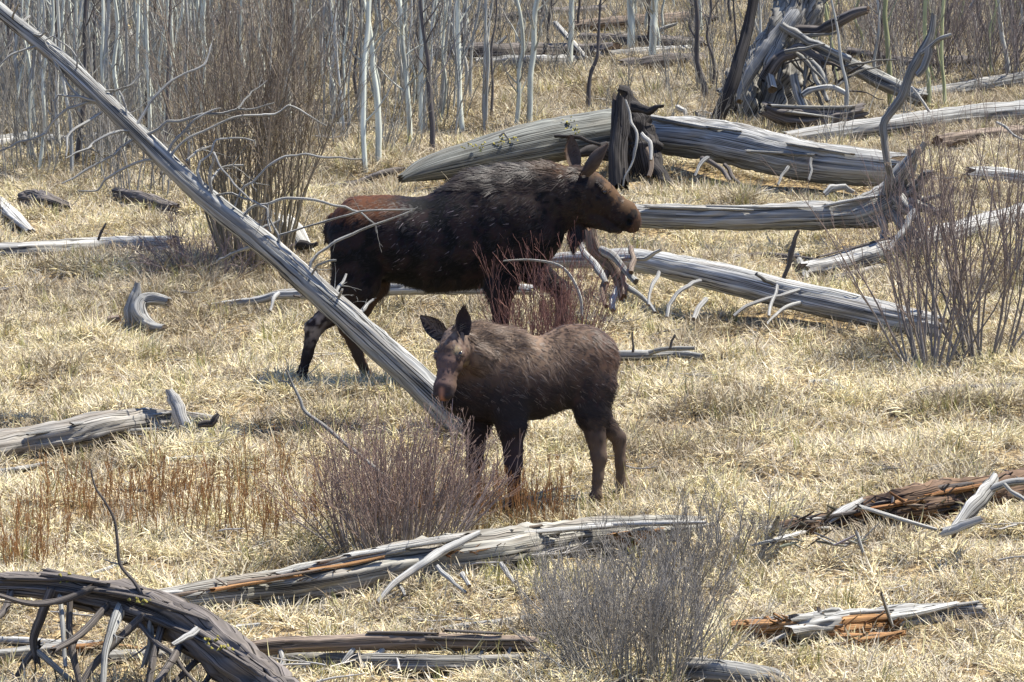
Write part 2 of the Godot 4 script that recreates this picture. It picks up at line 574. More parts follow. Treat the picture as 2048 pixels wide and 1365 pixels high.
# ---------------------------------------------------------------- animals
# A bone: [A, B, radius at A, radius at B, half width / half height at A, at B, blend, lateral axis]
func flesh(bones: Array, cell: float, dents: Array, acc: Acc, paint: Callable) -> void:
	var lo := Vector3(1e9, 1e9, 1e9)
	var hi := -lo
	for b in bones:
		for e in 2:
			var p: Vector3 = b[e]
			var r: float = b[2 + e] * maxf(1.0, b[4 + e]) + 0.05
			lo = lo.min(p - Vector3(r, r, r))
			hi = hi.max(p + Vector3(r, r, r))
	var nx := int((hi.x - lo.x) / cell) + 3
	var ny := int((hi.y - lo.y) / cell) + 3
	var nzz := int((hi.z - lo.z) / cell) + 3
	var field := PackedFloat32Array()
	field.resize(nx * ny * nzz)
	field.fill(1.0)
	for b in bones:
		var A: Vector3 = b[0]
		var B: Vector3 = b[1]
		var ra: float = b[2]
		var rb: float = b[3]
		var qa: float = 1.0 / float(b[4])
		var qb: float = 1.0 / float(b[5])
		var k: float = b[6]
		var L: Vector3 = b[7]
		var ab := B - A
		var inv := 1.0 / maxf(ab.length_squared(), 1e-8)
		var grown := maxf(ra * maxf(1.0, b[4]), rb * maxf(1.0, b[5])) + k + cell * 2.0
		var l2 := A.min(B) - Vector3(grown, grown, grown)
		var h2 := A.max(B) + Vector3(grown, grown, grown)
		var x0 := maxi(0, int((l2.x - lo.x) / cell))
		var x1 := mini(nx - 1, int((h2.x - lo.x) / cell) + 1)
		var y0 := maxi(0, int((l2.y - lo.y) / cell))
		var y1 := mini(ny - 1, int((h2.y - lo.y) / cell) + 1)
		var z0 := maxi(0, int((l2.z - lo.z) / cell))
		var z1 := mini(nzz - 1, int((h2.z - lo.z) / cell) + 1)
		for z in range(z0, z1 + 1):
			for y in range(y0, y1 + 1):
				var at0 := (z * ny + y) * nx
				var p := lo + Vector3(x0, y, z) * cell
				for x in range(x0, x1 + 1):
					var ap := p - A
					var t := clampf(ap.dot(ab) * inv, 0.0, 1.0)
					var r := ap - ab * t
					var q := qa + (qb - qa) * t
					r += L * (r.dot(L) * (q - 1.0))
					var d := r.length() - (ra + (rb - ra) * t)
					if q > 1.0:
						d /= sqrt(q)
					var f := field[at0 + x]
					var h := k - absf(f - d)
					field[at0 + x] = (minf(f, d) - h * h / (4.0 * k)) if h > 0.0 else minf(f, d)
					p.x += cell
	for b in dents:   # [centre, radius]
		var c: Vector3 = b[0]
		var r: float = b[1]
		var g := r + cell * 2
		for z in range(maxi(0, int((c.z - g - lo.z) / cell)), mini(nzz - 1, int((c.z + g - lo.z) / cell) + 1)):
			for y in range(maxi(0, int((c.y - g - lo.y) / cell)), mini(ny - 1, int((c.y + g - lo.y) / cell) + 1)):
				for x in range(maxi(0, int((c.x - g - lo.x) / cell)), mini(nx - 1, int((c.x + g - lo.x) / cell) + 1)):
					var i := (z * ny + y) * nx + x
					field[i] = maxf(field[i], r - (lo + Vector3(x, y, z) * cell - c).length())
	# surface nets
	var ids := PackedInt32Array()
	ids.resize(field.size())
	ids.fill(-1)
	var near := cell * 2.2
	var sx := 1
	var sy := nx
	var sz := nx * ny
	for z in range(1, nzz - 2):
		for y in range(1, ny - 2):
			var at0 := (z * ny + y) * nx
			for x in range(1, nx - 2):
				var i := at0 + x
				var f0 := field[i]
				if f0 > near or f0 < -near:
					continue
				var f1 := field[i + sx]
				var f2 := field[i + sy]
				var f3 := field[i + sx + sy]
				var f4 := field[i + sz]
				var f5 := field[i + sz + sx]
				var f6 := field[i + sz + sy]
				var f7 := field[i + sz + sx + sy]
				var neg := int(f0 < 0) + int(f1 < 0) + int(f2 < 0) + int(f3 < 0) + int(f4 < 0) + int(f5 < 0) + int(f6 < 0) + int(f7 < 0)
				if neg == 0 or neg == 8:
					continue
				var sum := Vector3.ZERO
				var m := 0
				if (f0 < 0) != (f1 < 0): sum += Vector3(f0 / (f0 - f1), 0, 0); m += 1
				if (f2 < 0) != (f3 < 0): sum += Vector3(f2 / (f2 - f3), 1, 0); m += 1
				if (f4 < 0) != (f5 < 0): sum += Vector3(f4 / (f4 - f5), 0, 1); m += 1
				if (f6 < 0) != (f7 < 0): sum += Vector3(f6 / (f6 - f7), 1, 1); m += 1
				if (f0 < 0) != (f2 < 0): sum += Vector3(0, f0 / (f0 - f2), 0); m += 1
				if (f1 < 0) != (f3 < 0): sum += Vector3(1, f1 / (f1 - f3), 0); m += 1
				if (f4 < 0) != (f6 < 0): sum += Vector3(0, f4 / (f4 - f6), 1); m += 1
				if (f5 < 0) != (f7 < 0): sum += Vector3(1, f5 / (f5 - f7), 1); m += 1
				if (f0 < 0) != (f4 < 0): sum += Vector3(0, 0, f0 / (f0 - f4)); m += 1
				if (f1 < 0) != (f5 < 0): sum += Vector3(1, 0, f1 / (f1 - f5)); m += 1
				if (f2 < 0) != (f6 < 0): sum += Vector3(0, 1, f2 / (f2 - f6)); m += 1
				if (f3 < 0) != (f7 < 0): sum += Vector3(1, 1, f3 / (f3 - f7)); m += 1
				var p := lo + (Vector3(x, y, z) + sum / m) * cell
				var nn := Vector3(f1 + f3 + f5 + f7 - f0 - f2 - f4 - f6, f2 + f3 + f6 + f7 - f0 - f1 - f4 - f5, f4 + f5 + f6 + f7 - f0 - f1 - f2 - f3).normalized()
				p += nn * 0.006 * nz2.get_noise_3d(p.x * 26.0, p.y * 20.0, p.z * 26.0)
				ids[i] = acc.put(p, nn, Vector2(p.x * 3.0, p.y * 3.0 + p.z), paint.call(p, nn))
	for z in range(1, nzz - 2):
		for y in range(1, ny - 2):
			var at0 := (z * ny + y) * nx
			for x in range(1, nx - 2):
				var i := at0 + x
				if ids[i] < 0:
					continue
				var neg := field[i] < 0
				if neg != (field[i + sx] < 0) and ids[i - sy] >= 0 and ids[i - sz] >= 0 and ids[i - sy - sz] >= 0:
					quad(acc, ids[i], ids[i - sy], ids[i - sy - sz], ids[i - sz], neg)
				if neg != (field[i + sy] < 0) and ids[i - sx] >= 0 and ids[i - sz] >= 0 and ids[i - sx - sz] >= 0:
					quad(acc, ids[i], ids[i - sz], ids[i - sx - sz], ids[i - sx], neg)
				if neg != (field[i + sz] < 0) and ids[i - sx] >= 0 and ids[i - sy] >= 0 and ids[i - sx - sy] >= 0:
					quad(acc, ids[i], ids[i - sx], ids[i - sx - sy], ids[i - sy], neg)

func quad(acc: Acc, a: int, b: int, c: int, d: int, flip: bool) -> void:
	if flip:
		acc.tri(a, c, b); acc.tri(a, d, c)
	else:
		acc.tri(a, b, c); acc.tri(a, c, d)

# Chain of stations in profile: Vector4(x, y, half height, half width); z: sideways place
func chain(out: Array, s: Array, k: float, z := 0.0, z1 := INF) -> void:
	if z1 == INF:
		z1 = z
	var n := s.size() - 1
	for i in n:
		var a: Vector4 = s[i]
		var b: Vector4 = s[i + 1]
		out.append([Vector3(a.x, a.y, lerpf(z, z1, float(i) / n)), Vector3(b.x, b.y, lerpf(z, z1, float(i + 1) / n)), a.z, b.z, a.w / a.z, b.w / b.z, k, Vector3(0, 0, 1)])

# A cupped leaf-shaped ear with an outside, an inside and a rim.
func ear(acc: Acc, base: Vector3, tip: Vector3, half: float, face: Vector3, outer: Color, inner: Color, rim: Color) -> void:
	var ax := tip - base
	var len := ax.length()
	ax = ax / len
	face = (face - ax * face.dot(ax)).normalized()
	var side := ax.cross(face)
	var nu := 12
	var nv := 10
	for layer in 2:
		var first := acc.v.size()
		for u in nu + 1:
			var t := float(u) / nu
			var w := half * pow(maxf(sin(PI * (0.22 + 0.78 * t)), 0.0), 0.8)
			if u == nu:
				w = half * 0.12
			for vv in nv + 1:
				var s := float(vv) / nv * 2.0 - 1.0
				var ang := s * lerpf(1.75, 0.75, t)
				var rr := w * 0.8
				var p := base + ax * len * t + side * (w * s * lerpf(0.75, 1.0, t)) - face * (cos(ang) * rr * 0.75) 
				if layer == 0:
					p -= face * 0.012 * (1.0 - s * s)
				var nn := (-face if layer == 0 else face) * cos(ang) + side * sin(ang) * (1.0 if layer == 0 else -1.0)
				var edge := smoothstep(0.72, 0.98, absf(s))
				var c := (outer if layer == 0 else inner).lerp(rim, edge * 0.8)
				c = c * (0.8 + 0.4 * rng.randf())
				c.a = 1
				acc.put(p, nn, Vector2(t, s), c)
		for u in nu:
			for vv in nv:
				var k := first + u * (nv + 1) + vv
				var l := k + nv + 1
				if layer == 0:
					acc.tri(k, k + 1, l); acc.tri(k + 1, l + 1, l)
				else:
					acc.tri(k, l, k + 1); acc.tri(k + 1, l, l + 1)
		acc.smooth(first)

func hair_mesh(curl: float) -> ArrayMesh:
	var acc := Acc.new()
	for i in 4:
		var t := i / 3.0
		var w := 0.5 * (1.0 - t * 0.8)
		var p := Vector3(0, curl * t * t, -t)
		acc.put(p - Vector3(w, 0, 0), Vector3.UP, Vector2(0, t), Color.WHITE)
		acc.put(p + Vector3(w, 0, 0), Vector3.UP, Vector2(1, t), Color.WHITE)
	for i in 3:
		acc.tri(i * 2, i * 2 + 2, i * 2 + 1)
		acc.tri(i * 2 + 1, i * 2 + 2, i * 2 + 3)
	return acc.mesh()

func fur(root: Node3D, acc: Acc, count: int, flow: Callable, paint: Callable) -> void:
	var b := PackedFloat32Array()
	var tris := acc.ix.size() / 3
	for k in count:
		var t := rng.randi() % tris * 3
		var i := acc.ix[t]
		var u := rng.randf()
		var w := rng.randf() * (1.0 - u)
		var p := acc.v[i] * (1.0 - u - w) + acc.v[acc.ix[t + 1]] * u + acc.v[acc.ix[t + 2]] * w
		var nn := acc.n[i].normalized()
		var f: Array = flow.call(p, nn)   # [direction, length, lift]
		if f[1] <= 0.0:
			continue
		var d: Vector3 = f[0]
		var sw := p * 7.0
		d = d + Vector3(nz.get_noise_3d(sw.x, sw.y, sw.z), nz.get_noise_3d(sw.x + 40.0, sw.y, sw.z), 0) * 0.9 + Vector3(rnd(-1, 1), rnd(-1, 1), rnd(-1, 1)) * 0.16
		d = (d - nn * d.dot(nn)).normalized() + nn * (f[2] * rnd(0.5, 1.5))
		d = d.normalized()
		var len: float = f[1] * rnd(0.6, 1.25)
		var side := d.cross(nn).normalized()
		var up := side.cross(d).normalized()
		var c: Color = paint.call(p, nn, true)
		row(b, Basis(side * f[3] * rnd(0.7, 1.3), up * len, -d * len), p - nn * 0.003, c)
	var mm := MultiMesh.new()
	mm.transform_format = MultiMesh.TRANSFORM_3D
	mm.use_colors = true
	mm.mesh = hair_mesh(-0.18)
	mm.instance_count = b.size() / 16
	mm.buffer = b
	var o := MultiMeshInstance3D.new()
	o.name = "fur"
	o.multimesh = mm
	o.material_override = M.hair
	root.add_child(o, true)
	o.set_meta("kind", "stuff")

func eyeball(root: Node3D, p: Vector3, r: float) -> void:
	var s := SphereMesh.new()
	s.radius = r
	s.height = r * 2
	s.radial_segments = 16
	s.rings = 8
	var o := part("eye", s, M.eye, root)
	o.position = p

const COW := 1.0 / 238.0
func cw(x: float, y: float, ry: float, rz: float) -> Vector4:
	return Vector4((x - 860) * COW, (765 - y) * COW, ry * COW, rz * COW)

func cow_paint(p: Vector3, nn: Vector3, hair := false) -> Color:
	var x := p.x / COW + 860
	var y := 765 - p.y / COW
	var n := nz.get_noise_3d(p.x * 5.0, p.y * 5.0, p.z * 5.0)
	var m := nz2.get_noise_3d(p.x * 14.0, p.y * 14.0, p.z * 14.0)
	x += n * 26; y += m * 14
	var black := Color(0.014, 0.012, 0.015)
	var brown := Color(0.075, 0.046, 0.036)
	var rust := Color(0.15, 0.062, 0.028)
	var c := black.lerp(brown, clampf(0.12 + n * 1.3, 0, 0.45))
	# rump patch, back, shoulder and neck, face
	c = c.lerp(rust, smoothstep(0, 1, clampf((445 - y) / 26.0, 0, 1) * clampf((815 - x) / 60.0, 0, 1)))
	var shoulder := clampf((x - 880) / 60.0, 0, 1) * clampf((455 - y) / 50.0, 0, 1)
	c = c.lerp(Color(0.060, 0.042, 0.036), shoulder * clampf(0.55 + m * 1.6, 0, 1))
	var nape := clampf((x - 1050) / 30.0, 0, 1) * clampf((350 - y) / 16.0, 0, 1)
	c = c.lerp(Color(0.17, 0.085, 0.04), nape * 0.6)
	var face := clampf((x - 1115) / 75.0, 0, 1) * clampf((445 - y) / 18.0, 0, 1)
	c = c.lerp(Color(0.052, 0.035, 0.028), face * clampf(0.75 + m, 0, 1))
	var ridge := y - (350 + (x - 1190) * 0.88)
	var lit_bridge := clampf((x - 1190) / 14.0, 0, 1) * clampf((12 - ridge) / 9.0, 0, 1)
	c = c.lerp(Color(0.165, 0.095, 0.05), lit_bridge)  # sunlit orange along the nose ridge, put into the coat colour
	c = c.lerp(Color(0.045, 0.034, 0.032), clampf((y - 434) / 14.0, 0, 1) * clampf((x - 1150) / 30.0, 0, 1) * clampf((1258 - x) / 6.0, 0, 1))
	c = c.lerp(Color(0.13, 0.075, 0.05), clampf((x - 1262) / 6.0, 0, 1) * 0.8)
	c = c.lerp(Color(0.02, 0.016, 0.016), clampf(1.4 - Vector2(x - 1256, (y - 436) * 0.7).length() / 10.0, 0, 1))
	c = c.lerp(Color(0.02, 0.016, 0.016), clampf(1.3 - absf(y - 447 - (x - 1240) * 0.15) / 3.5, 0, 1) * clampf((x - 1222) / 6.0, 0, 1) * clampf((1264 - x) / 4.0, 0, 1))
	# legs
	if y > 560:
		c = c.lerp(Color(0.055, 0.040, 0.034), 0.6)
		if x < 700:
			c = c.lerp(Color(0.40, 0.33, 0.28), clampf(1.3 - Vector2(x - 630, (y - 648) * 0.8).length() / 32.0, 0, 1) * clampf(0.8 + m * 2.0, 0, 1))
		if p.z < 0 and x < 790:
			c = c.lerp(Color(0.17, 0.10, 0.06), 0.7)
		if p.z < 0 and x > 1040:
			c = c.lerp(Color(0.13, 0.09, 0.065), 0.7)
	c = c * 0.5
	if hair:
		var v := rng.randf()
		c = c * (0.5 + 1.1 * v * v)
		if y > 400 and y < 530 and x > 770 and x < 1030 and rng.randf() < 0.022:
			c = Color(0.20, 0.165, 0.17)
	c.a = 1
	return c

func cow_flow(p: Vector3, nn: Vector3) -> Array:
	var x := p.x / COW + 860
	var y := 765 - p.y / COW
	var d := Vector3(-0.9, -0.45, 0)
	var len := 0.065
	var lift := 0.16
	var w := 0.0045
	if x > 880 and y < 375 and x < 1160:
		len = 0.10; lift = 0.35; d = Vector3(-0.8, 0.05, 0)
	elif y > 545 and x > 760 and x < 1000:
		len = 0.09; lift = 0.3; d = Vector3(-0.3, -1, 0)
	if x > 1175 and y < 350:
		len = 0.02; lift = 0.3; d = Vector3(0, 1, 0); w = 0.003
	elif x > 1175:
		len = 0.03; lift = 0.05; d = Vector3(-0.8, -0.35, 0); w = 0.004
		if x > 1250:
			len = 0.012
	elif x > 1120:
		len = 0.045; lift = 0.3; d = Vector3(-0.8, -0.2, 0)
		if y > 440:
			len = 0.07; d = Vector3(0, -1, 0)
	elif y > 590:
		len = 0.026; lift = 0.12; d = Vector3(0, -1, 0); w = 0.003
	return [d, len, lift, w]

func make_cow() -> void:
	var foot := spot(667, 767)
	var d := 35.0
	foot = spot(860, 771)
	var root := thing("cow_moose", "large dark brown cow moose walking right behind the leaning dead trunk", "moose", foot)
	var bones := []
	chain(bones, [cw(694, 462, 38, 40), cw(722, 452, 62, 60), cw(768, 466, 80, 66), cw(822, 476, 84, 72), cw(876, 482, 92, 76), cw(930, 466, 103, 74), cw(985, 446, 112, 68), cw(1030, 440, 98, 58), cw(1062, 462, 58, 44)], 0.06)
	chain(bones, [cw(1000, 405, 72, 44), cw(1050, 396, 70, 42), cw(1100, 392, 66, 38), cw(1148, 384, 56, 34)], 0.05)
	chain(bones, [cw(880, 420, 32, 30), cw(950, 375, 36, 26), cw(1010, 358, 30, 22), cw(1100, 352, 28, 20)], 0.05)
	# hind legs: near, far
	chain(bones, [cw(725, 490, 62, 30), cw(712, 560, 46, 27), cw(672, 612, 25, 17), cw(630, 646, 17, 12), cw(617, 700, 10.5, 9), cw(604, 745, 10.5, 9.5), cw(600, 764, 13, 12)], 0.03, 0.15, 0.17)
	chain(bones, [cw(745, 490, 58, 30), cw(738, 560, 40, 25), cw(718, 612, 24, 16), cw(692, 652, 16, 12), cw(714, 706, 10.5, 9), cw(733, 750, 10.5, 9.5), cw(742, 768, 13, 12)], 0.03, -0.15, -0.17)
	# fore legs: near standing, far lifted
	chain(bones, [cw(1010, 480, 62, 26), cw(1002, 552, 36, 22), cw(1001, 610, 18, 14), cw(1001, 645, 16, 14), cw(1002, 700, 10, 9), cw(1002, 745, 10, 9), cw(1008, 764, 15, 13)], 0.03, 0.13, 0.13)
	chain(bones, [cw(1035, 480, 56, 26), cw(1062, 530, 32, 20), cw(1096, 556, 20, 15), cw(1122, 574, 17, 14), cw(1124, 622, 12, 11), cw(1116, 660, 12, 11), cw(1106, 680, 14, 12)], 0.03, -0.13, -0.10)
	# tail
	chain(bones, [cw(668, 432, 12, 12), cw(658, 456, 9, 10), cw(657, 476, 6, 7)], 0.02)
	var acc := Acc.new()
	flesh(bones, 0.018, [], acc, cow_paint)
	var head := []
	chain(head, [cw(1118, 392, 58, 33), cw(1152, 382, 53, 33), cw(1178, 385, 44, 31)], 0.04)
	chain(head, [cw(1174, 374, 38, 30), cw(1200, 393, 35, 27), cw(1226, 412, 29, 20), cw(1246, 424, 29, 21), cw(1257, 434, 24, 21), cw(1263, 445, 15, 17)], 0.022)
	chain(head, [cw(1158, 410, 30, 25), cw(1192, 431, 20, 18), cw(1222, 447, 13, 13), cw(1236, 452, 9, 11)], 0.014)
	chain(head, [cw(1196, 360, 12, 29), cw(1212, 373, 9, 27)], 0.012)
	chain(head, [cw(1152, 436, 16, 9), cw(1151, 462, 15, 8), cw(1146, 484, 7, 5)], 0.02)
	var dents := []
	for s in [-1, 1]:
		dents.append([Vector3((1258 - 860) * COW, (765 - 436) * COW, s * 20 * COW), 0.026])
		dents.append([Vector3((1236 - 860) * COW, (765 - 443) * COW, s * 19 * COW), 0.020])
		dents.append([Vector3((1246 - 860) * COW, (765 - 451) * COW, s * 17 * COW), 0.018])
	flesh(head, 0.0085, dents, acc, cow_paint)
	var far: float = -22 * COW
	ear(acc, Vector3(cw(1150, 336, 1, 1).x, cw(1, 336, 1, 1).y, far), Vector3(cw(1143, 266, 1, 1).x, cw(1, 266, 1, 1).y, far - 0.05), 0.080, Vector3(0.35, 0, 0.9), Color(0.04, 0.032, 0.027), Color(0.075, 0.056, 0.045), Color(0.12, 0.085, 0.06))
	ear(acc, Vector3(cw(1168, 342, 1, 1).x, cw(1, 342, 1, 1).y, 20 * COW), Vector3(cw(1214, 282, 1, 1).x, cw(1, 282, 1, 1).y, 0.16), 0.078, Vector3(0.8, 0.2, -0.75), Color(0.055, 0.042, 0.034), Color(0.04, 0.032, 0.028), Color(0.13, 0.09, 0.065))
	part("body", acc.mesh(), M.hide, root)
	for s in [-1, 1]:
		eyeball(root, Vector3((1207 - 860) * COW, (765 - 377) * COW, s * 25.3 * COW), 0.020)
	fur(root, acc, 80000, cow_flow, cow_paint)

const CALF := 1.0 / 270.0
var calf_turn := deg_to_rad(20.0)
func cf(x: float, y: float, ry: float, rz: float) -> Vector4:
	return Vector4((x - 1070) * CALF / 0.94, (1003 - y) * CALF, ry * CALF, rz * CALF)

func calf_paint(p: Vector3, nn: Vector3, hair := false) -> Color:
	var x := p.x / CALF * 0.94 + 1070
	var y := 1003 - p.y / CALF
	var n := nz.get_noise_3d(p.x * 6.0, p.y * 6.0, p.z * 6.0)
	var m := nz2.get_noise_3d(p.x * 15.0, p.y * 15.0, p.z * 15.0)
	x += n * 20; y += m * 14
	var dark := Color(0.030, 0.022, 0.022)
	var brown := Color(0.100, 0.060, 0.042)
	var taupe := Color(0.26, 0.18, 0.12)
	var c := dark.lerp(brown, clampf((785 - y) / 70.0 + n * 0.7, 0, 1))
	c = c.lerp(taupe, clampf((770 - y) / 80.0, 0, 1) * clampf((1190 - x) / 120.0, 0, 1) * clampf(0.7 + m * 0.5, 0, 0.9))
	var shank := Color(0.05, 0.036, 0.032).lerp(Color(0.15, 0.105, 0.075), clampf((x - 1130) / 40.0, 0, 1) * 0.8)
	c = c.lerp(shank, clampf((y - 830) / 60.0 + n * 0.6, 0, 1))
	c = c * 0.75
	if hair:
		var v := rng.randf()
		c = c * (0.55 + 0.9 * v * v)
		if y < 790 and rng.randf() < 0.08:
			c = c.lerp(Color(0.22, 0.175, 0.14), 0.7)
	c.a = 1
	return c

func calf_flow(p: Vector3, nn: Vector3) -> Array:
	var q := calf_head.affine_inverse() * p
	if q.z < -0.03 and q.y > 0.015 and absf(q.x) < 0.34 and absf(q.x) > 0.02 and p.z > 0.15:
		return [-calf_head.basis.z, 0.02, 0.2, 0.003]
	var x := p.x / CALF * 0.94 + 1070
	var y := 1003 - p.y / CALF
	var d := Vector3(0.8, -0.6, 0)
	var len := 0.075
	var lift := 0.16
	var w := 0.0045
	if x < 1040 and y < 690:
		len = 0.09; lift = 0.4; d = Vector3(0.8, -0.2, 0)
	if y > 850:
		len = 0.024; lift = 0.12; d = Vector3(0, -1, 0); w = 0.003
	return [d, len, lift, w]

var calf_head := Transform3D()
func head_paint(p: Vector3, nn: Vector3, hair := false) -> Color:
	var q := calf_head.affine_inverse() * p    # x: sideways, y: towards the brow, z: from poll to nose
	var m := nz2.get_noise_3d(p.x * 18.0, p.y * 18.0, p.z * 18.0)
	var c := Color(0.088, 0.056, 0.043)
	c = c.lerp(Color(0.17, 0.125, 0.095), clampf((0.06 - q.z) / 0.06 + m, 0, 1) * 0.8)
	c = c.lerp(Color(0.15, 0.095, 0.08), clampf((q.y - 0.02) / 0.05, 0, 1) * clampf((q.z - 0.12) / 0.08, 0, 1) * 0.5)
	c = c.lerp(Color(0.32, 0.25, 0.14), clampf(1.0 - Vector3(q.x - 0.062, 0, q.z - 0.10).length() / 0.045, 0, 1) * 0.9)
	c = c.lerp(Color(0.035, 0.026, 0.026), clampf((-0.05 - q.y) / 0.04, 0, 1) * clampf((q.z - 0.14) / 0.06, 0, 1) * 0.8)
	c = c.lerp(Color(0.035, 0.027, 0.027), clampf((q.z - 0.36) / 0.04, 0, 1) * 0.7)
	c = c.lerp(Color(0.36, 0.17, 0.10), clampf(1.0 - absf(q.x - 0.006) / 0.028, 0, 1) * clampf((q.z - 0.385) / 0.02, 0, 1))
	c = c * 1.0
	if hair:
		var v := rng.randf()
		c = c * (0.7 + 0.6 * v * v)
	c.a = 1
	return c

func head_flow(p: Vector3, nn: Vector3) -> Array:
	var q := calf_head.affine_inverse() * p
	if q.z > 0.37:
		return [Vector3.ZERO, 0.0, 0.0, 0.0]
	return [-calf_head.basis.z * -0.6 + calf_head.basis.x * signf(q.x) * 0.5 + Vector3(0, -0.2, 0), 0.026 if q.z > 0.1 else 0.04, 0.05, 0.0038]

func make_calf() -> void:
	var foot := spot(1070, 1011)
	var root := thing("moose_calf", "smaller brown moose calf standing in front, facing the viewer from the willow shoots", "moose", foot)
	root.rotation.y = calf_turn
	var bones := []
	chain(bones, [cf(1198, 712, 32, 30), cf(1178, 714, 60, 48), cf(1150, 726, 82, 54), cf(1108, 739, 74, 54), cf(1062, 750, 79, 57), cf(1015, 742, 90, 55), cf(968, 740, 90, 52), cf(935, 758, 62, 44)], 0.04)
	chain(bones, [cf(990, 705, 58, 40), cf(950, 690, 54, 36), cf(925, 690, 50, 34)], 0.05, 0.0, 0.10)
	chain(bones, [cf(1168, 765, 58, 26), cf(1172, 820, 34, 20), cf(1180, 868, 19, 14), cf(1187, 908, 16, 12.5), cf(1184, 950, 10.5, 9.5), cf(1180, 984, 10.5, 10), cf(1174, 1002, 13, 12)], 0.03, 0.11, 0.13)
	chain(bones, [cf(1188, 765, 54, 26), cf(1198, 820, 33, 20), cf(1226, 856, 18, 13), cf(1250, 880, 15, 11.5), cf(1254, 930, 10.5, 9.5), cf(1256, 982, 10.5, 10), cf(1250, 1000, 13, 12)], 0.03, -0.11, -0.13)
	chain(bones, [cf(1005, 780, 55, 26), cf(1012, 835, 30, 22), cf(1016, 885, 19, 15), cf(1016, 915, 17.5, 14), cf(1018, 955, 11.5, 10.5), cf(1020, 988, 11.5, 10.5), cf(1014, 1002, 13.5, 12)], 0.03, 0.11, 0.12)
	chain(bones, [cf(975, 780, 50, 26), cf(966, 835, 29, 21), cf(962, 885, 19, 15), cf(960, 920, 17, 14), cf(962, 960, 11.5, 10.5), cf(962, 988, 11.5, 10.5), cf(955, 1002, 13.5, 12)], 0.03, -0.11, -0.12)
	var acc := Acc.new()
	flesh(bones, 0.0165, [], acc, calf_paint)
	# the head, turned to the viewer
	var back := Basis(Vector3.UP, -calf_turn)
	var zed := (back * Vector3(-0.20, -0.86, 0.47)).normalized()
	var ex := back * Vector3(0.93, 0.0, 0.36)
	ex = (ex - zed * ex.dot(zed)).normalized()
	var ey := zed.cross(ex).normalized()
	if (ey.dot(back * Vector3(0, 0.3, 1))) < 0:
		ey = -ey
	var poll := Vector3(cf(912, 676, 1, 1).x, cf(912, 676, 1, 1).y, 0.22)
	poll.y += 0.045
	poll.x = (912 - 1070) * CALF / cos(calf_turn) - 0.22 * tan(calf_turn)
	calf_head = Transform3D(Basis(ex, ey, zed), poll)
	var H := func(z: float, y: float) -> Vector3: return calf_head * Vector3(0, y, z)
	var hb := []
	var st := [[-0.02, -0.02, 0.095, 0.095], [0.09, -0.01, 0.10, 0.105], [0.18, -0.005, 0.085, 0.092], [0.28, -0.01, 0.068, 0.07], [0.36, -0.012, 0.068, 0.078], [0.41, -0.018, 0.055, 0.078]]
	for i in st.size() - 1:
		var a: Array = st[i]
		var b: Array = st[i + 1]
		hb.append([H.call(a[0], a[1]), H.call(b[0], b[1]), a[2], b[2], a[3] / a[2], b[3] / b[2], 0.025, ex])
	hb.append([H.call(0.12, -0.07), H.call(0.36, -0.075), 0.06, 0.035, 0.9, 1.0, 0.03, ex])
	hb.append([H.call(0.0, -0.05), Vector3(cf(945, 700, 1, 1).x, cf(945, 700, 1, 1).y, 0.09), 0.10, 0.17, 0.9, 0.8, 0.05, ex])
	for s in [-1, 1]:
		hb.append([calf_head * Vector3(0.085 * s, 0.045, 0.10), calf_head * Vector3(0.088 * s, 0.05, 0.145), 0.022, 0.02, 1.0, 1.0, 0.02, ex])
	var dents := []
	for s in [-1, 1]:
		dents.append([calf_head * Vector3(0.052 * s, 0.035, 0.435), 0.021])
	var skin_tint := func(p: Vector3, nn: Vector3) -> Color:
		var q := calf_head.affine_inverse() * p
		return head_paint(p, nn).lerp(calf_paint(p, nn), clampf((absf(q.x) - 0.10) / 0.04, 0, 1))
	flesh(hb, 0.0085, dents, acc, skin_tint)
	var near_face := back * Vector3(-0.1, 0, 1)
	ear(acc, calf_head * Vector3(-0.075, 0.0, -0.02), calf_head * Vector3(-0.29, 0.05, -0.165), 0.080, back * Vector3(-0.1, 0.1, 1), Color(0.10, 0.075, 0.06), Color(0.030, 0.022, 0.02), Color(0.05, 0.04, 0.035))
	ear(acc, calf_head * Vector3(0.088, 0.06, -0.02), calf_head * Vector3(0.082, 0.16, -0.205), 0.070, back * Vector3(0.2, 0, 1), Color(0.10, 0.075, 0.06), Color(0.028, 0.021, 0.02), Color(0.06, 0.045, 0.04))
	part("body", acc.mesh(), M.hide, root)
	for s in [-1, 1]:
		eyeball(root, calf_head * Vector3(0.095 * s, 0.055, 0.125), 0.019)
	var on_head := func(p: Vector3) -> bool:
		var q := calf_head.affine_inverse() * p
		return q.z > -0.03 and absf(q.x) < 0.125 and q.y > -0.135 and p.z > 0.12 and p.x < -0.3
	var split := func(p: Vector3, nn: Vector3) -> Array:
		return head_flow(p, nn) if on_head.call(p) else calf_flow(p, nn)
	var tint := func(p: Vector3, nn: Vector3, hair: bool) -> Color:
		return head_paint(p, nn, hair) if on_head.call(p) else calf_paint(p, nn, hair)
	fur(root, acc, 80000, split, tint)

# ---------------------------------------------------------------- scene
func V(x: float, y: float, r: float) -> Vector3:
	return Vector3(x, y, r)

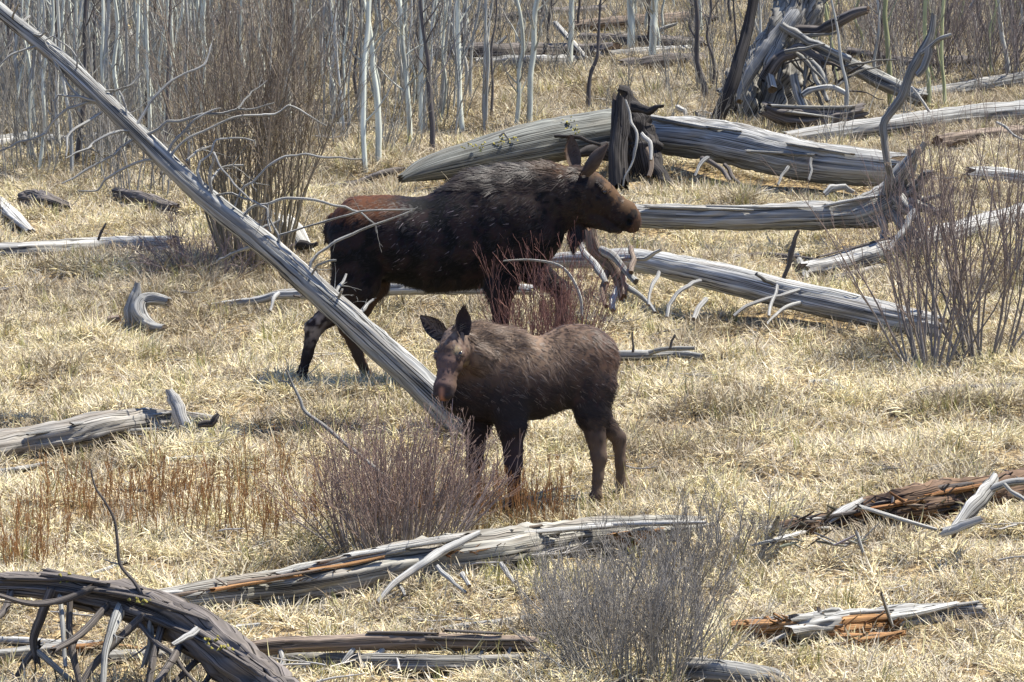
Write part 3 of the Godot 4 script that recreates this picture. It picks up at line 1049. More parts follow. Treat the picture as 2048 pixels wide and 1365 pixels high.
func _ready() -> void:
	rng.seed = 20240
	nz.seed = 5
	nz.frequency = 1.0
	nz.noise_type = FastNoiseLite.TYPE_SIMPLEX_SMOOTH
	nz.fractal_octaves = 2
	nz2.seed = 17
	nz2.frequency = 1.0
	nz2.noise_type = FastNoiseLite.TYPE_SIMPLEX
	nz2.fractal_octaves = 1

	var cam := Camera3D.new()
	cam.name = "camera"
	cam.position = EYE
	cam.rotation_degrees = Vector3(-PITCH, 0, 0)
	cam.fov = 2.0 * rad_to_deg(atan(682.5 / LENS))
	cam.near = 0.5
	cam.far = 400.0
	add_child(cam)
	cam.current = true
	var sky_mat := ProceduralSkyMaterial.new()
	sky_mat.sky_top_color = Color(0.40, 0.54, 0.80)
	sky_mat.sky_horizon_color = Color(0.78, 0.84, 0.92)
	sky_mat.sky_curve = 0.2
	sky_mat.ground_bottom_color = Color(0.45, 0.40, 0.32)
	sky_mat.ground_horizon_color = Color(0.70, 0.70, 0.68)
	var env := Environment.new()
	env.background_mode = Environment.BG_SKY
	env.sky = Sky.new()
	env.sky.sky_material = sky_mat
	env.background_energy_multiplier = 0.7
	env.tonemap_mode = Environment.TONE_MAPPER_LINEAR
	env.tonemap_exposure = 2.35
	env.sdfgi_enabled = true
	env.ssao_enabled = true
	env.ssil_enabled = true
	var we := WorldEnvironment.new()
	we.name = "world_environment"
	we.environment = env
	add_child(we)
	var sun := DirectionalLight3D.new()
	sun.name = "sun"
	sun.light_energy = 1.6
	sun.light_color = Color(1.0, 0.975, 0.93)
	sun.light_angular_distance = 0.5
	sun.shadow_enabled = true
	add_child(sun)
	sun.look_at_from_position(Vector3(0.44, 0.88, -0.16) * 50.0, Vector3.ZERO)

	# materials
	var tex := make_wood_texture()
	M.grey = wood(Color(0.50, 0.51, 0.50), tex)
	M.pale = wood(Color(0.70, 0.71, 0.69), tex)
	M.brown = wood(Color(0.36, 0.29, 0.235), tex)
	M.dark = wood(Color(0.22, 0.20, 0.19), tex)
	M.char = wood(Color(0.075, 0.07, 0.07), tex)
	M.rot = wood(Color(0.60, 0.34, 0.16), tex)
	M.mossy = wood(Color(0.29, 0.305, 0.285), tex)
	M.bark = plain(0.75)
	M.grass = plain(0.7, 0.5, 0.35)
	M.hide = plain(0.75, 0.0, 0.25)
	M.hair = plain(0.5, 0.0, 0.32)
	M.eye = plain(0.12, 0.0, 0.6)
	M.eye.vertex_color_use_as_albedo = false
	M.eye.albedo_color = Color(0.03, 0.02, 0.015)
	M.lichen = plain(0.9)
	build_ground()
	build_timber()
	make_cow()
	make_calf()
	build_saplings()
	build_shrubs()
	build_grass()

func build_ground() -> void:
	var acc := Acc.new()
	var nx := 150
	var ny := 220
	for j in ny + 1:
		var z := -14.0 - 96.0 * pow(float(j) / ny, 1.15)
		for i in nx + 1:
			var x := lerpf(-26.0, 26.0, float(i) / nx)
			acc.put(Vector3(x, height(x, z), z), Vector3.ZERO, Vector2(x, z) * 0.8, Color.WHITE)
	for j in ny:
		for i in nx:
			var k := j * (nx + 1) + i
			var l := k + nx + 1
			acc.tri(k, l, k + 1)
			acc.tri(k + 1, l, l + 1)
	acc.smooth()
	var m := StandardMaterial3D.new()
	m.albedo_texture = make_ground_texture()
	m.roughness = 0.95
	m.metallic_specular = 0.2
	var o := MeshInstance3D.new()
	o.name = "ground"
	o.mesh = acc.mesh()
	o.material_override = m
	add_child(o)
	o.set_meta("kind", "structure")
	o.set_meta("label", "hillside soil and litter under the dead grass")

func lichen(root: Node3D, P: Array) -> void:
	for q in P:    # [x, y, depth]
		var acc := Acc.new()
		for k in 10:
			var c := at(q[0] + rng.randfn(0, 9), q[1] + rng.randfn(0, 4), q[2]) - root.position
			var first := acc.v.size()
			var col := Color(0.24, 0.21, 0.055) * rnd(0.5, 1.3)
			acc.put(c + Vector3(0, 0.012, 0.01), Vector3.UP, Vector2.ZERO, col)
			var n := 6
			for j in n:
				var r := rnd(0.006, 0.018)
				acc.put(c + Vector3(cos(TAU * j / n) * r, -0.012 * rng.randf(), sin(TAU * j / n) * r), Vector3.UP, Vector2.ZERO, col)
			for j in n:
				acc.tri(first, first + 1 + j, first + 1 + (j + 1) % n)
		acc.smooth()
		var o := part("lichen", acc.mesh(), M.lichen, root)
		o.set_meta("kind", "stuff")

func lean_depth(x: float) -> float:
	return lerpf(33.9, 32.9, clampf(x / 930.0, -0.3, 1.0))

func build_timber() -> void:
	# ---- the dead trunk that leans across the picture, and its bleached limbs
	var t := fallen("leaning_dead_tree", "long bleached dead trunk leaning diagonally across the left half, in front of the cow moose", "dead tree", "grey", [V(-260, -200, 14), V(-120, -80, 15), V(0, 22, 15), V(130, 128, 16.5), V(270, 262, 18.5), V(400, 386, 21), V(530, 490, 24), V(650, 596, 26.5), V(750, 686, 29), V(850, 778, 31), V(938, 862, 32)], {"z": [34.15, 34.05, 33.9, 33.76, 33.61, 33.47, 33.33, 33.2, 33.09, 32.98, 32.88], "sides": 30, "groove": 0.14, "air": true, "jag": 0.9, "col": Color(0.88, 0.89, 0.90)})
	var lean_limbs := [
		[V(274, 248, 6), V(300, 205, 5), V(338, 165, 4.5), V(376, 144, 4), V(408, 130, 4), V(418, 106, 3), V(423, 88, 2.5)],
		[V(296, 268, 5.5), V(334, 243, 5), V(404, 229, 4.5), V(475, 219, 4), V(513, 217, 3), V(549, 206, 1.6)],
		[V(475, 217, 3.2), V(489, 199, 3), V(503, 183, 2.6), V(534, 161, 1.6)],
		[V(334, 308, 5), V(352, 278, 4.5), V(376, 254, 4.5), V(415, 225, 4), V(440, 216, 3)],
		[V(341, 312, 5), V(380, 274, 4.5), V(457, 239, 4.5), V(520, 231, 4), V(549, 229, 4), V(577, 211, 3.5), V(612, 228, 3), V(652, 252, 2)],
		[V(330, 318, 5), V(299, 320, 5), V(246, 338, 4.5), V(211, 359, 4), V(195, 381, 3.5), V(155, 382, 1.8)],
		[V(364, 330, 4), V(334, 341, 4), V(322, 352, 3), V(318, 370, 2)],
		[V(372, 322, 4), V(387, 309, 4), V(402, 299, 4), V(425, 291, 2.5)],
		[V(406, 380, 5), V(394, 345, 5), V(401, 323, 4.5), V(422, 306, 4), V(432, 280, 3.5), V(468, 276, 3), V(506, 282, 3.5)],
		[V(424, 392, 5.5), V(420, 341, 5), V(428, 306, 4), V(443, 338, 4), V(468, 369, 3.5), V(506, 405, 3)],
		[V(422, 362, 4.5), V(434, 344, 4.5), V(447, 334, 4), V(485, 331, 4)],
		[V(430, 392, 4), V(464, 387, 4), V(503, 401, 3.6), V(534, 418, 3.2), V(541, 463, 3)],
		[V(485, 434, 6), V(510, 411, 5), V(563, 398, 5), V(633, 401, 4.5), V(690, 414, 4), V(721, 425, 3.4), V(751, 450, 2.2), V(753, 466, 1.5)],
		[V(470, 412, 4), V(489, 373, 4), V(527, 341, 4), V(570, 313, 3.6), V(612, 308, 3.4), V(682, 315, 3), V(725, 318, 2)],
		[V(197, 206, 5), V(176, 204, 5), V(134, 218, 4.5), V(100, 250, 4), V(92, 267, 4), V(35, 285, 3.5), V(-6, 304, 2.5)],
		[V(204, 206, 4.5), V(158, 193, 4), V(116, 190, 4), V(109, 201, 3.5), V(112, 226, 2.6)],
		[V(172, 203, 4), V(141, 176, 4), V(120, 141, 4), V(104, 112, 3.5), V(88, 81, 3), V(105, 72, 3), V(141, 98, 3), V(193, 170, 2)],
		[V(88, 84, 3), V(95, 118, 3), V(103, 170, 2.4)],
		[V(64, 66, 3.6), V(69, 95, 4), V(67, 125, 4), V(63, 151, 3.5), V(53, 177, 2.6)],
		[V(85, 92, 4), V(63, 95, 4), V(21, 110, 3.6), V(-6, 134, 3)],
		[V(62, 68, 3.4), V(80, 72, 3.6), V(92, 64, 3)],
		[V(24, 40, 4), V(32, 18, 4), V(38, 6, 3)],
		[V(42, 48, 5), V(54, 36, 5), V(58, 32, 4.5)],
		[V(151, 150, 3), V(155, 102, 3), V(166, 88, 3.5)],
		[V(267, 264, 5), V(240, 262, 4.6), V(218, 268, 4.6), V(183, 288, 4.2), V(176, 297, 4), V(150, 306, 3), V(130, 317, 2)],
		[V(176, 297, 3.2), V(197, 306, 3), V(222, 332, 1.8)],
		[V(202, 225, 4.5), V(162, 250, 4.4), V(134, 274, 4), V(131, 312, 3)],
		[V(266, 279, 5), V(229, 309, 4.5), V(169, 341, 4), V(123, 367, 2.5)],
		[V(271, 262, 5), V(253, 229, 4.5), V(248, 205, 4), V(238, 183, 3.5)],
		[V(212, 182, 3), V(229, 182, 3.5), V(262, 170, 3.2), V(283, 146, 2)],
		[V(518, 490, 6), V(475, 503, 5.5), V(450, 516, 5), V(434, 524, 4)],
		[V(548, 500, 4), V(560, 470, 4), V(575, 466, 3.6), V(626, 450, 4), V(674, 436, 4), V(721, 423, 3.6), V(775, 420, 3), V(828, 419, 2)],
		[V(560, 496, 4), V(556, 470, 4), V(540, 440, 3), V(536, 410, 2)],
		[V(614, 548, 5), V(622, 524, 4.6), V(636, 507, 4.6), V(671, 483, 4.6), V(720, 461, 4), V(777, 440, 3.5), V(810, 428, 3), V(836, 414, 1.6)],
		[V(620, 552, 4), V(630, 538, 4), V(643, 528, 3.6), V(671, 521, 3)],
		[V(664, 598, 7), V(677, 574, 5.5), V(692, 549, 3.5)],
		[V(672, 604, 4.5), V(684, 580, 4)],
		[V(714, 634, 7), V(728, 618, 6.5), V(746, 600, 4)],
		[V(500, 470, 4), V(530, 452, 4), V(560, 440, 3)],
	]
	for P in lean_limbs:
		var q: Vector3 = P[0]
		var z := lean_depth(q.x) - 0.03
		var thin := []
		for p in P:
			thin.append(V(p.x, p.y, p.z))
		limb(t, "pale", thin, z, z + rnd(-0.35, 0.3), {"twigs": 1 + rng.randi() % 3, "slim": 0.64, "col": Color(0.95, 0.95, 0.95), "col2": Color(0.75, 0.72, 0.7)})

	# ---- logs behind the cow
	t = fallen("lichened_log", "thick grey-green fallen trunk with yellow lichen, right behind the cow's back", "log", "mossy", [V(806, 356, 8), V(868, 334, 27), V(1030, 296, 42), V(1130, 277, 45), V(1222, 262, 44)], {"groove": 0.07, "sides": 34, "step": 0.09, "z": [44.8, 45.0, 45.4, 45.7, 46.0]})
	lichen(t, [[965, 291, 45.0], [998, 284, 45.1], [1018, 279, 45.15], [1146, 244, 45.5], [1148, 260, 45.4], [940, 293, 44.9]])
	limb(t, "char", [V(1110, 272, 5), V(1160, 275, 6), V(1200, 290, 5)], 45.3, 45.2)
	limb(t, "grey", [V(1000, 272, 3), V(1008, 266, 3), V(1016, 277, 2.5)], 45.0, 45.0)
	t = fallen("burnt_stump", "charred black upturned stump wedged between the two thick trunks", "stump", "char", [V(1238, 362, 20), V(1236, 310, 19), V(1240, 262, 18), V(1243, 205, 17)], {"z": [44.6, 44.7, 44.8, 44.9], "groove": 0.2, "part": "slab"})
	limb(t, "char", [V(1288, 335, 34), V(1278, 285, 36), V(1266, 235, 25), V(1258, 205, 17), V(1252, 182, 12), V(1240, 178, 6)], 45.6, 45.5, {"sides": 16, "groove": 0.5, "part": "root_plate"})
	limb(t, "char", [V(1225, 300, 22), V(1195, 300, 14), V(1160, 306, 6)], 45.5, 45.3, {"sides": 12, "groove": 0.3, "part": "root"})
	limb(t, "char", [V(1300, 320, 24), V(1325, 350, 16), V(1340, 368, 8)], 45.5, 45.0, {"sides": 12, "groove": 0.3, "part": "root"})
	limb(t, "char", [V(1270, 215, 12), V(1300, 222, 8), V(1326, 212, 4)], 45.3, 45.0, {"groove": 0.3, "part": "root"})
	limb(t, "pale", [V(1251, 200, 3), V(1262, 245, 4), V(1274, 268, 4), V(1270, 300, 4), V(1258, 340, 3), V(1246, 372, 2)], 44.5, 44.3)
	limb(t, "pale", [V(1284, 268, 6), V(1300, 285, 7), V(1302, 320, 4)], 44.6, 44.4)
	limb(t, "brown", [V(1296, 300, 9), V(1302, 325, 9), V(1298, 352, 6)], 44.6, 44.4)
	t = fallen("broken_log", "thick cracked grey trunk lying below the big old stump", "log", "grey", [V(1300, 268, 36), V(1400, 277, 41), V(1500, 296, 43), V(1600, 318, 42), V(1700, 332, 39), V(1772, 338, 36)], {"groove": 0.1, "sides": 34, "step": 0.09, "z": [46.2, 45.8, 45.3, 44.9, 44.6, 44.5]})
	for P in [[V(1415, 316, 6), V(1398, 333, 5), V(1390, 352, 3)], [V(1576, 336, 5), V(1563, 352, 4), V(1556, 370, 3)], [V(1622, 318, 5), V(1624, 340, 4), V(1618, 360, 3)]]:
		limb(t, "grey", P, 44.4, 44.2)
	splinters(t, "grey", [[1310, 236, 1410, 254, 8, 45.9], [1500, 302, 1625, 310, 6, 44.7], [1580, 288, 1700, 308, 7, 44.9], [1340, 240, 1480, 262, 5, 45.8]])
	for P in [[V(1405, 318, 7), V(1445, 340, 6), V(1460, 362, 5)], [V(1450, 330, 6), V(1465, 355, 6), V(1490, 372, 4)]]:
		limb(t, "dark", P, 45.0, 44.6)
	# ---- the big old stump with its roots
	t = fallen("old_stump", "huge twisted weathered stump with a hollow base, leaning up at the top right", "stump", "grey", [V(1476, 264, 60), V(1508, 228, 76), V(1530, 165, 62), V(1555, 105, 50), V(1588, 45, 46), V(1612, -20, 44), V(1640, -110, 38)], {"z": [50.6, 50.6, 50.7, 50.8, 50.9, 51.0, 51.1], "groove": 0.42, "sides": 48, "step": 0.07, "twist": 0.9, "col": Color(0.80, 0.77, 0.72), "col2": Color(0.50, 0.45, 0.40), "stain": 0.8})
	limb(t, "grey", [V(1560, 60, 14), V(1530, 105, 14), V(1500, 150, 12), V(1480, 200, 9)], 50.1, 50.0, {"groove": 0.3, "part": "root"})
	limb(t, "grey", [V(1590, 30, 16), V(1560, 85, 15), V(1535, 130, 12), V(1545, 175, 10)], 50.2, 49.9, {"groove": 0.3, "part": "root"})
	limb(t, "dark", [V(1600, 60, 10), V(1640, 62, 12), V(1680, 42, 11), V(1735, 20, 8)], 50.4, 49.8, {"part": "branch", "col": Color(1.6, 1.5, 1.45)})
	limb(t, "grey", [V(1566, 52, 7), V(1590, 66, 9), V(1620, 85, 9), V(1660, 100, 8), V(1700, 118, 6)], 50.0, 49.8, {"part": "root"})
	limb(t, "dark", [V(1535, 150, 14), V(1565, 112, 13), V(1600, 100, 12), V(1640, 120, 10), V(1650, 160, 7)], 50.0, 49.9, {"groove": 0.3, "part": "root", "col": Color(1.4, 1.3, 1.2)})
	limb(t, "grey", [V(1650, 165, 7), V(1640, 140, 7), V(1622, 122, 6)], 49.7, 49.8, {"part": "root"})
	limb(t, "grey", [V(1588, 152, 8), V(1595, 185, 9), V(1606, 215, 7)], 49.7, 49.6, {"part": "root"})
	limb(t, "pale", [V(1608, 188, 6), V(1630, 178, 6), V(1670, 176, 6), V(1694, 190, 5), V(1692, 215, 5), V(1660, 240, 5), V(1630, 258, 4)], 49.6, 49.4, {"part": "root"})
	limb(t, "grey", [V(1625, 130, 6), V(1632, 160, 6), V(1655, 200, 5)], 49.8, 49.6, {"part": "root"})
	limb(t, "char", [V(1575, 180, 22), V(1592, 205, 25), V(1600, 232, 22)], 50.7, 50.7, {"part": "hollow_shade", "sides": 16, "groove": 0.4})  # solid black plug, its colour stands in for shade inside the hollow
	limb(t, "grey", [V(1450, 248, 7), V(1418, 240, 6), V(1390, 226, 4)], 50.2, 49.8, {"part": "root"})
	limb(t, "pale", [V(1356, 216, 6), V(1370, 222, 5), V(1372, 236, 3)], 49.9, 49.8, {"part": "root"})
	for k in 20:
		var x := rnd(1560, 1690)
		var y := rnd(70, 215)
		var a := rnd(-1.2, 1.9)
		var l := rnd(50, 120)
		var bend := rnd(-0.4, 0.4)
		var w := rnd(1.8, 5.5)
		var P := [V(x, y, w)]
		for j in 3:
			a += bend * 0.6
			x += cos(a) * l / 3.0
			y = minf(y + sin(a) * l / 3.0, 255.0)
			P.append(V(x, y, w * (0.85 - 0.22 * j)))
		limb(t, ["grey", "dark", "grey"][k % 3], P, rnd(49.6, 50.2), rnd(49.4, 50.1), {"part": "root", "groove": 0.2, "col": Color(0.85, 0.83, 0.8) * rnd(0.7, 1.1)})
	t = fallen("root_log", "short weathered log split along its side, jammed against the stump's roots", "log", "dark", [V(1540, 222, 15), V(1570, 232, 20), V(1640, 236, 21), V(1716, 226, 17)], {"z": [49.2, 49.2, 49.3, 49.4], "groove": 0.3, "col": Color(1.7, 1.6, 1.5)})
	splinters(t, "grey", [[1548, 212, 1700, 214, 7, 49.0], [1580, 224, 1710, 240, 5, 49.0]])
	t = fallen("sloping_log", "grey trunk sloping down to the right from the old stump's branches", "log", "grey", [V(1560, 70, 9), V(1680, 120, 15), V(1760, 160, 17), V(1840, 196, 16)], {"z": [51.5, 51.0, 50.8, 50.6], "air": true, "col": Color(0.8, 0.8, 0.78)})
	t = fallen("long_log", "long pale grey log reaching the right edge level with the stump's foot", "log", "grey", [V(1585, 278, 18), V(1700, 262, 20), V(1820, 246, 20), V(1940, 232, 22), V(2080, 222, 25)], {"groove": 0.12})
	limb(t, "pale", [V(1858, 222, 4), V(1840, 195, 4), V(1826, 176, 3)], 48.5, 48.5)
	limb(t, "pale", [V(1995, 245, 4), V(2020, 262, 4), V(2048, 280, 3)], 47.5, 47.2)
	t = fallen("far_log", "dark-sided log at the right edge below the dense brush", "log", "grey", [V(1810, 196, 14), V(1930, 178, 16), V(2080, 154, 18)], {"col": Color(0.75, 0.75, 0.75)})
	t = fallen("dead_snag", "grey dead sapling bent up in an arc beside the right-hand willows", "dead tree", "grey", [V(1776, 330, 7.0), V(1770, 285, 7.8), V(1768, 246, 8.6), V(1790, 214, 9.4), V(1806, 190, 10.1), V(1822, 145, 10.1), V(1845, 105, 10.9), V(1862, 70, 7.8), V(1868, 32, 5.5)], {"z": [43.8, 43.8, 43.8, 43.8, 43.8, 43.8, 43.8, 43.8, 43.8], "air": true, "sides": 12, "col": Color(0.7, 0.69, 0.66)})
	limb(t, "grey", [V(1848, 105, 10), V(1870, 86, 8), V(1903, 70, 6)], 43.7, 43.5)
	limb(t, "grey", [V(1858, 100, 12), V(1852, 125, 11), V(1836, 150, 8)], 43.6, 43.6)
	t = fallen("dark_snag", "thin charred dead trunk leaning against the old stump", "dead tree", "char", [V(1436, 236, 15), V(1462, 175, 14), V(1480, 115, 12), V(1495, 60, 11), V(1512, -30, 10)], {"z": [49.6, 49.6, 49.7, 49.8, 49.9], "air": true, "sides": 16})
	# ---- log with the curved root flare, behind the cow's nose
	t = fallen("curved_root_log", "pale log curving up into a root flare below the broken trunk", "log", "grey", [V(1180, 430, 20), V(1290, 432, 24), V(1420, 436, 25), V(1560, 434, 26), V(1680, 430, 28), V(1740, 422, 35), V(1782, 400, 36), V(1802, 374, 27)], {"z": [41.4, 41.4, 41.3, 41.3, 41.3, 41.2, 41.2, 41.2], "groove": 0.2, "sides": 32})
	splinters(t, "pale", [[1300, 414, 1500, 420, 5, 41.0], [1660, 410, 1760, 392, 6, 40.9], [1420, 412, 1620, 414, 4, 41.0]])
	limb(t, "pale", [V(1650, 388, 6), V(1662, 376, 7), V(1690, 374, 6), V(1706, 384, 4)], 40.8, 40.9, {"part": "root"})
	limb(t, "pale", [V(1830, 420, 7), V(1812, 455, 7), V(1792, 480, 6), V(1778, 500, 4)], 40.6, 40.4, {"part": "root"})
	limb(t, "grey", [V(1800, 400, 14), V(1830, 430, 10), V(1850, 470, 7)], 40.9, 40.7, {"part": "root"})
	limb(t, "grey", [V(1790, 350, 10), V(1840, 300, 8), V(1850, 285, 5)], 41.1, 41.0, {"part": "root"})
	for P in [[V(1788, 392, 18), V(1806, 350, 15), V(1824, 322, 10), V(1838, 298, 6)], [V(1770, 400, 14), V(1780, 360, 11), V(1776, 330, 7)], [V(1796, 396, 17), V(1830, 376, 13), V(1852, 350, 9), V(1868, 345, 5)], [V(1796, 410, 16), V(1836, 412, 12), V(1872, 424, 8), V(1900, 420, 4)], [V(1784, 424, 15), V(1806, 452, 11), V(1836, 474, 7)], [V(1812, 362, 9), V(1828, 330, 8), V(1820, 300, 5)], [V(1760, 436, 12), V(1770, 462, 9), V(1764, 486, 5)], [V(1826, 380, 8), V(1848, 400, 6), V(1880, 392, 4)]]:
		limb(t, "grey", P, 41.1, 40.8 + rnd(-0.2, 0.3), {"groove": 0.3, "part": "root", "sides": 12, "col": Color(0.85, 0.84, 0.82)})
	t = fallen("hidden_log", "pale log end showing at the right edge behind the willows", "log", "pale", [V(1950, 348, 15), V(2000, 352, 16), V(2090, 362, 16)], {})
	t = fallen("slanting_log", "bleached log slanting up to the right edge behind the willow clumps", "log", "pale", [V(1615, 540, 16), V(1690, 524, 20), V(1760, 504, 22), V(1850, 480, 22), V(1950, 454, 22), V(2090, 420, 23)], {"col": Color(0.85, 0.85, 0.86)})
	splinters(t, "dark", [[1640, 514, 1800, 470, 4, 38.6]])
	t = fallen("half_buried_log", "short dark stub of wood half buried below the slanting log", "log", "grey", [V(1674, 560, 11), V(1720, 550, 13), V(1770, 536, 9)], {"col": Color(0.7, 0.65, 0.6)})
	# ---- the long pale trunk in the middle, with limbs on the ground
	t = fallen("limbed_log", "long pale trunk with broken limbs lying right of the cow's forelegs", "log", "pale", [V(1085, 524, 14), V(1160, 520, 17), V(1262, 520, 22), V(1360, 538, 27), V(1470, 562, 29), V(1580, 590, 30), V(1690, 613, 30), V(1800, 638, 28), V(1870, 652, 22)], {"groove": 0.12, "sides": 32, "z": [39.4, 39.1, 38.6, 38.2, 37.8, 37.5, 37.2, 36.9, 36.7], "col": Color(0.86, 0.87, 0.88)})
	var zl := 37.5
	for P in [[V(1400, 562, 6), V(1378, 572, 6), V(1352, 590, 6), V(1338, 612, 6), V(1334, 634, 5)], [V(1598, 580, 5), V(1560, 592, 5), V(1510, 606, 5), V(1468, 632, 4)], [V(1555, 572, 5), V(1546, 600, 5), V(1538, 632, 4)], [V(1604, 606, 6), V(1570, 616, 6), V(1550, 632, 5), V(1534, 648, 4)], [V(1318, 545, 5), V(1305, 570, 5), V(1298, 610, 4)], [V(1412, 600, 8), V(1396, 618, 8), V(1388, 638, 6)], [V(1680, 614, 4), V(1695, 618, 5), V(1712, 616, 4)]]:
		limb(t, "pale", P, zl - 0.2, zl - 0.5)
	limb(t, "grey", [V(1546, 566, 8), V(1530, 560, 8), V(1514, 549, 6)], 37.4, 37.2)
	limb(t, "dark", [V(1566, 560, 6), V(1580, 520, 7), V(1588, 490, 6), V(1597, 463, 5)], 38.0, 37.9)
	t = fallen("root_tangle", "twisted dark roots standing up below the cow's muzzle", "root", "brown", [V(1182, 464, 13), V(1186, 495, 15), V(1200, 512, 16), V(1225, 530, 15), V(1240, 560, 12), V(1246, 592, 8)], {"z": [37.9, 37.9, 37.9, 37.8, 37.7, 37.6], "groove": 0.35, "sides": 18, "air": true, "part": "root", "col": Color(0.9, 0.9, 0.9)})
	for P in [[V(1160, 482, 7), V(1172, 512, 8), V(1200, 545, 8), V(1212, 565, 5)], [V(1205, 500, 9), V(1226, 512, 9), V(1250, 540, 8), V(1270, 562, 6)], [V(1240, 520, 5), V(1290, 518, 5), V(1322, 500, 3)], [V(1232, 545, 6), V(1255, 575, 6), V(1290, 600, 5), V(1310, 625, 3)], [V(1215, 545, 8), V(1205, 580, 7), V(1212, 612, 5)], [V(1262, 495, 5), V(1268, 520, 6), V(1262, 545, 6)], [V(1246, 560, 8), V(1230, 590, 7), V(1226, 620, 5)]]:
		limb(t, ["brown", "grey", "pale"][rng.randi() % 3], P, 37.8, 37.4, {"part": "root", "groove": 0.25})
	t = fallen("bent_limb", "bleached curved limb arching in front of the cow's lifted foreleg", "branch", "pale", [V(1008, 522, 1.6), V(1060, 520, 2.2), V(1110, 528, 3), V(1135, 545, 3.6), V(1152, 572, 3.4), V(1162, 600, 3), V(1164, 630, 2.4)], {"z": [34.5, 34.45, 34.4, 34.4, 34.4, 34.4, 34.4], "air": true, "sides": 10, "part": "limb"})
	t = fallen("dead_branch", "dark fallen branch in the grass above the limbed trunk", "branch", "dark", [V(1470, 515, 5), V(1530, 512, 8), V(1590, 516, 7), V(1640, 522, 4)], {"sides": 12, "part": "limb"})
	fallen("dead_branch", "dark rotten stick lying left of the limbed trunk's upper end", "branch", "dark", [V(1330, 512, 8), V(1390, 508, 8), V(1445, 514, 5)], {"sides": 12, "part": "limb", "sink": 0.3})
	fallen("dead_branch", "grey stick leaning out of the grass just above the slanting trunk's left end", "branch", "grey", [V(1588, 500, 7), V(1602, 530, 9), V(1615, 560, 7)], {"sides": 10, "part": "limb"})
	# ---- the log under the cow's belly
	t = fallen("thin_log", "thin bleached log lying in the grass under the cow's belly", "log", "pale", [V(384, 618, 4), V(450, 609, 8), V(520, 600, 8), V(560, 590, 10), V(640, 588, 12), V(760, 579, 13), V(880, 576, 13), V(1000, 577, 13), V(1060, 580, 10)], {"sides": 18, "z": [38.5, 38.4, 38.2, 38.1, 37.9, 37.9, 37.9, 37.8, 37.8]})
	limb(t, "pale", [V(556, 588, 6), V(546, 600, 5), V(540, 622, 4)], 37.9, 37.7)
	limb(t, "dark", [V(612, 584, 4), V(598, 594, 4), V(588, 592, 3)], 37.7, 37.6)
	fallen("dead_branch", "small forked stick on the grass under the cow's belly", "branch", "grey", [V(890, 592, 4), V(930, 590, 4), V(978, 592, 3)], {"sides": 8, "part": "limb"})
	# ---- left side
	t = fallen("left_log", "pale log entering at the left edge, ending under the tall brown willow", "log", "pale", [V(-40, 504, 15), V(80, 499, 17), V(200, 494, 19), V(338, 490, 20)], {"col": Color(0.8, 0.8, 0.8)})
	limb(t, "dark", [V(196, 480, 4), V(203, 462, 4), V(211, 448, 3)], 41.0, 41.0)
	t = fallen("curled_root", "grey curled root shaped like a letter C standing in the grass", "root", "grey", [V(324, 656, 7), V(306, 654, 10), V(288, 642, 13), V(278, 622, 16), V(284, 604, 15), V(304, 597, 13), V(332, 603, 9)], {"z": [36.9, 36.95, 37.0, 37.05, 37.1, 37.1, 37.05], "groove": 0.3, "air": true, "sides": 20, "step": 0.03, "part": "curl"})
	limb(t, "grey", [V(262, 655, 12), V(262, 620, 15), V(270, 592, 11), V(274, 568, 6)], 37.2, 37.2, {"groove": 0.3, "sides": 14, "part": "spike"})
	limb(t, "brown", [V(220, 640, 7), V(236, 638, 7)], 37.0, 37.0, {"part": "knob"})
	t = fallen("broken_stub", "short bleached stub with a dark broken end behind the leaning trunk", "log", "pale", [V(572, 452, 22), V(588, 470, 23), V(604, 498, 20)], {"sides": 20, "z": [41.0, 40.9, 40.8], "groove": 0.25})
	limb(t, "char", [V(604, 490, 10), V(620, 492, 7), V(634, 488, 4)], 40.6, 40.5, {"part": "broken_end"})
	t = fallen("dark_log", "dark rotten log lying in the brush at the left", "log", "dark", [V(50, 398, 16), V(90, 405, 20), V(130, 415, 12)], {"groove": 0.35})
	t = fallen("pale_slab", "pale slab of wood leaning on the dark log at the left edge", "log", "pale", [V(-6, 395, 8), V(20, 425, 16), V(60, 462, 9)], {"flat": 0.6})
	t = fallen("brush_log", "dark log half hidden under the brush beneath the leaning trunk", "log", "dark", [V(236, 385, 10), V(290, 400, 14), V(345, 418, 12)], {"groove": 0.3})
	t = fallen("crooked_log", "dark crooked limb lying from the tall willow toward the cow's hump", "log", "dark", [V(610, 388, 6), V(660, 375, 9), V(720, 365, 8), V(770, 345, 7), V(810, 340, 5)], {"groove": 0.3, "sides": 14})
	t = fallen("short_pole", "short grey pole lying just behind the cow's back", "branch", "grey", [V(836, 328, 5), V(870, 340, 6), V(920, 358, 6)], {"sides": 12, "part": "limb"})
	# ---- near left log
	t = fallen("near_left_log", "grey-brown cracked log entering at the left edge with a broken branch stub", "log", "grey", [V(-60, 904, 34), V(40, 886, 32), V(130, 872, 32), V(220, 852, 30), V(300, 842, 25), V(370, 842, 18), V(424, 846, 13)], {"groove": 0.24, "sides": 32, "sink": 0.75, "col": Color(0.82, 0.78, 0.74), "stain": 0.6})
	limb(t, "pale", [V(364, 842, 16), V(356, 815, 16), V(346, 796, 13), V(338, 782, 7)], 31.2, 31.2, {"groove": 0.3, "sides": 14, "part": "stub"})
	limb(t, "dark", [V(400, 850, 8), V(424, 848, 10), V(436, 830, 5)], 31.1, 31.1, {"groove": 0.35, "part": "stub"})
	splinters(t, "grey", [[150, 848, 340, 826, 6, 31.2], [60, 868, 220, 846, 6, 31.0], [230, 862, 400, 856, 7, 31.0]])
